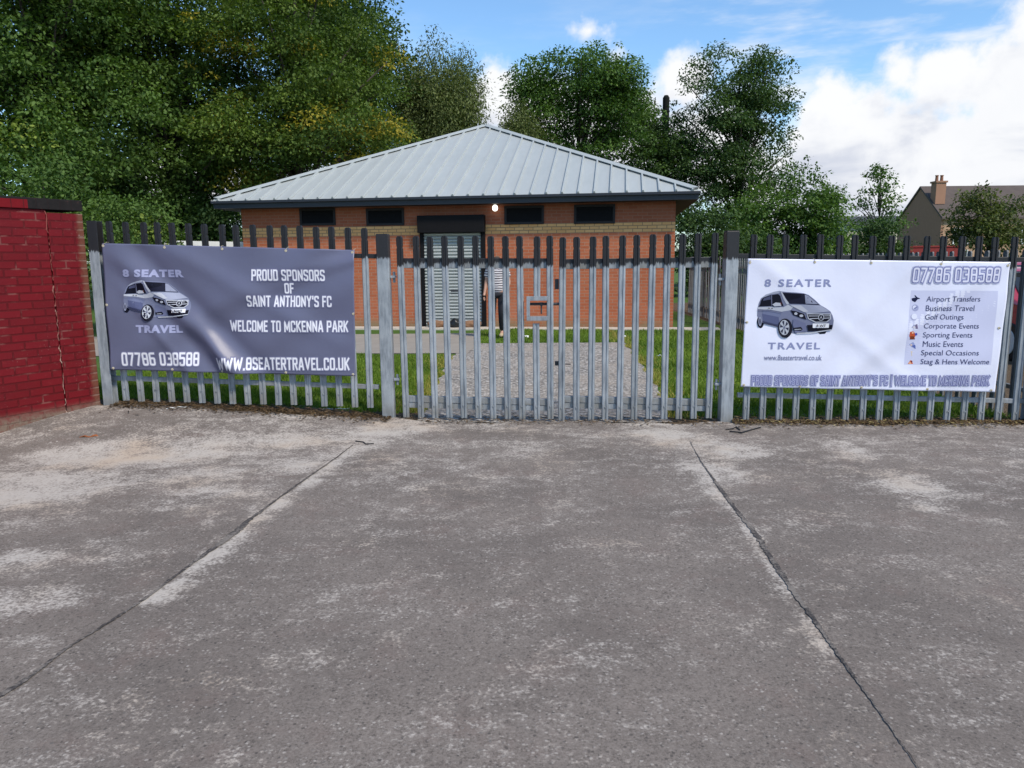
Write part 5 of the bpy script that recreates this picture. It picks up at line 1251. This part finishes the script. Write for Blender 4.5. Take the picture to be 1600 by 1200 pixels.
# dark post behind the pavilion
pz = atY(1041, 149, 50); mb = MB(); mb.tube([(0,0,-.3),(0,0,pz.z-.5),(0,0,pz.z-.15),(0,0,pz.z)], [.24,.21,.21,.12], 14); mb.tube([(0,0,pz.z-1.0),(0,0,pz.z-.92)], .245, 14)
o = mb.build('post', plain('dark_timber', (.014,.016,.015), .9, spec=.05), None, (pz.x, 50, 0), smooth=False); tag(o, 'tall dark round-topped post rising between the trees right of pavilion', 'post')
# pale roofed cabin seen over the grey banner
ca = atY(268, 376, 22); cb = empty('cabin', (ca.x, 22, 0), 'low cabin with a white roof edge just above the grey banner', 'cabin', R(8))
mb = MB(); mb.box(0, 2.2, 0, 2.2, -.1, ca.z-.16); mb.build('wall', plain('grey_green_boards', (.07,.085,.075), .8), cb)
mb = MB(); mb.hexa([(-.15,-.2,ca.z-.155),(2.35,-.2,ca.z-.22),(2.35,2.4,ca.z-.22),(-.15,2.4,ca.z-.155),(-.15,-.2,ca.z),(2.35,-.2,ca.z-.06),(2.35,2.4,ca.z-.06),(-.15,2.4,ca.z)]); mb.build('roof', plain('white_roof_trim', (.68,.68,.66), .6), cb)
# parked cars
def car(loc, rz, paint, label, grp=None):
    c = empty('parked_car', loc, label, 'car', rz, 'cars parked beyond the side fence')
    prof = [(-2.05,.30),(-2.1,.55),(-2.05,.82),(-1.85,.98),(-1.45,1.28),(-1.05,1.42),(.15,1.45),(.55,1.38),(1.15,1.0),(1.75,.88),(2.05,.72),(2.1,.45),(2.02,.25)]
    bm = bmesh.new(); rows = []
    for (yy, sc) in ((-.84,.90),(-.80,1.0),(-.4,1.015),(.4,1.015),(.80,1.0),(.84,.90)):
        row = []
        for x, z in prof:
            tuck = .13*max(0, (z-.95)/.5); y3 = yy*(1-tuck); row.append(bm.verts.new((x*(.985 if abs(yy) > .82 else 1), y3, .25+(z-.25)*(sc if z > .9 and abs(yy) > .82 else (1.0 if abs(yy) > .82 else sc)))))
        rows.append(row)
    for r0, r1 in zip(rows[:-1], rows[1:]):
        for k_ in range(len(prof)): q_ = (k_+1) % len(prof); bm.faces.new([r0[k_], r0[q_], r1[q_], r1[k_]])
    bm.faces.new(rows[0][::-1]); bm.faces.new(rows[-1]); bmesh.ops.recalc_face_normals(bm, faces=bm.faces[:])
    me = bpy.data.meshes.new('body'); bm.to_mesh(me); bm.free(); me.shade_smooth(); bo = link('body', me, paint, c); bv = bo.modifiers.new('b', 'BEVEL'); bv.width = .05; bv.segments = 2; bv.limit_method = 'ANGLE'; bv.angle_limit = R(25)
    for s_ in (-1, 1):
        mb = MB(); ys_ = s_*.80
        mb.poly([(x, ys_*(1-.13*max(0, (z-.95)/.5))+s_*.045, z) for x, z in ((-1.5,1.0),(-1.3,1.24),(-.98,1.35),(-.35,1.38),(-.35,.99))]); mb.poly([(x, ys_*(1-.13*max(0, (z-.95)/.5))+s_*.045, z) for x, z in ((-.27,.99),(-.27,1.38),(.12,1.38),(.48,1.31),(.98,.99))]); mb.build('side_window', M['glassd'], c)
        for wx in (-1.28, 1.30):
            mb = MB(); mb.tube([(wx, s_*.66, .31), (wx, s_*.86, .31)], .31, 20); wh = mb.build('wheel', M['wire'], c, bevel=.02); mb = MB(); mb.tube([(wx, s_*.861, .31), (wx, s_*.872, .31)], .20, 16); mb.build('rim', M['lampbody'], wh)
        mb = MB(); mb.box(1.93, 2.04, s_*.62-.16, s_*.62+.16, .66, .78); mb.build('headlight', M['lampbody'], c, bevel=.02)
        mb = MB(); mb.box(-2.07, -1.97, s_*.66-.11, s_*.66+.11, .72, .95); mb.build('tail_light', M['rust'], c, bevel=.02)
    mb = MB(); mb.poly([(1.13,-.66,1.03),(1.13,.66,1.03),(.58,.58,1.405),(.58,-.58,1.405)]); mb.build('windscreen', M['glassd'], c); mb = MB(); mb.poly([(-1.84,.64,1.02),(-1.84,-.64,1.02),(-1.47,-.58,1.31),(-1.47,.58,1.31)]); mb.build('rear_window', M['glassd'], c)
    return c
def paintm(n_, c): return mat(n_, lambda t: (P(t, c, 0.25, 0, 0.5), t.set(t.bs.inputs['Coat Weight'], .6)))
red_c = paintm('red_car_paint', (.36, .018, .03)); wh_c = paintm('white_car_paint', (.62, .63, .64)); blu_c = paintm('blue_car_paint', (.05, .10, .25))
p = atZ(1625, 560); car((p.x+.35, p.y+1.0, -.02), R(-97), red_c, 'red car parked just beyond the corner post at the right edge')
for (px, Y_, m_, lb_, a_) in ((1345, 36, wh_c, 'white car parked far behind the side fence', 80), (1392, 34, blu_c, 'blue car parked far behind the side fence', 95), (1545, 28, red_c, 'red car parked behind the rounded olive tree side of fence', 100), (1498, 30, wh_c, 'white car parked between the blue car and far red car', 85)):
    q = gz(px, Y_); car((q[0], Y_, 0), R(a_), m_, lb_)
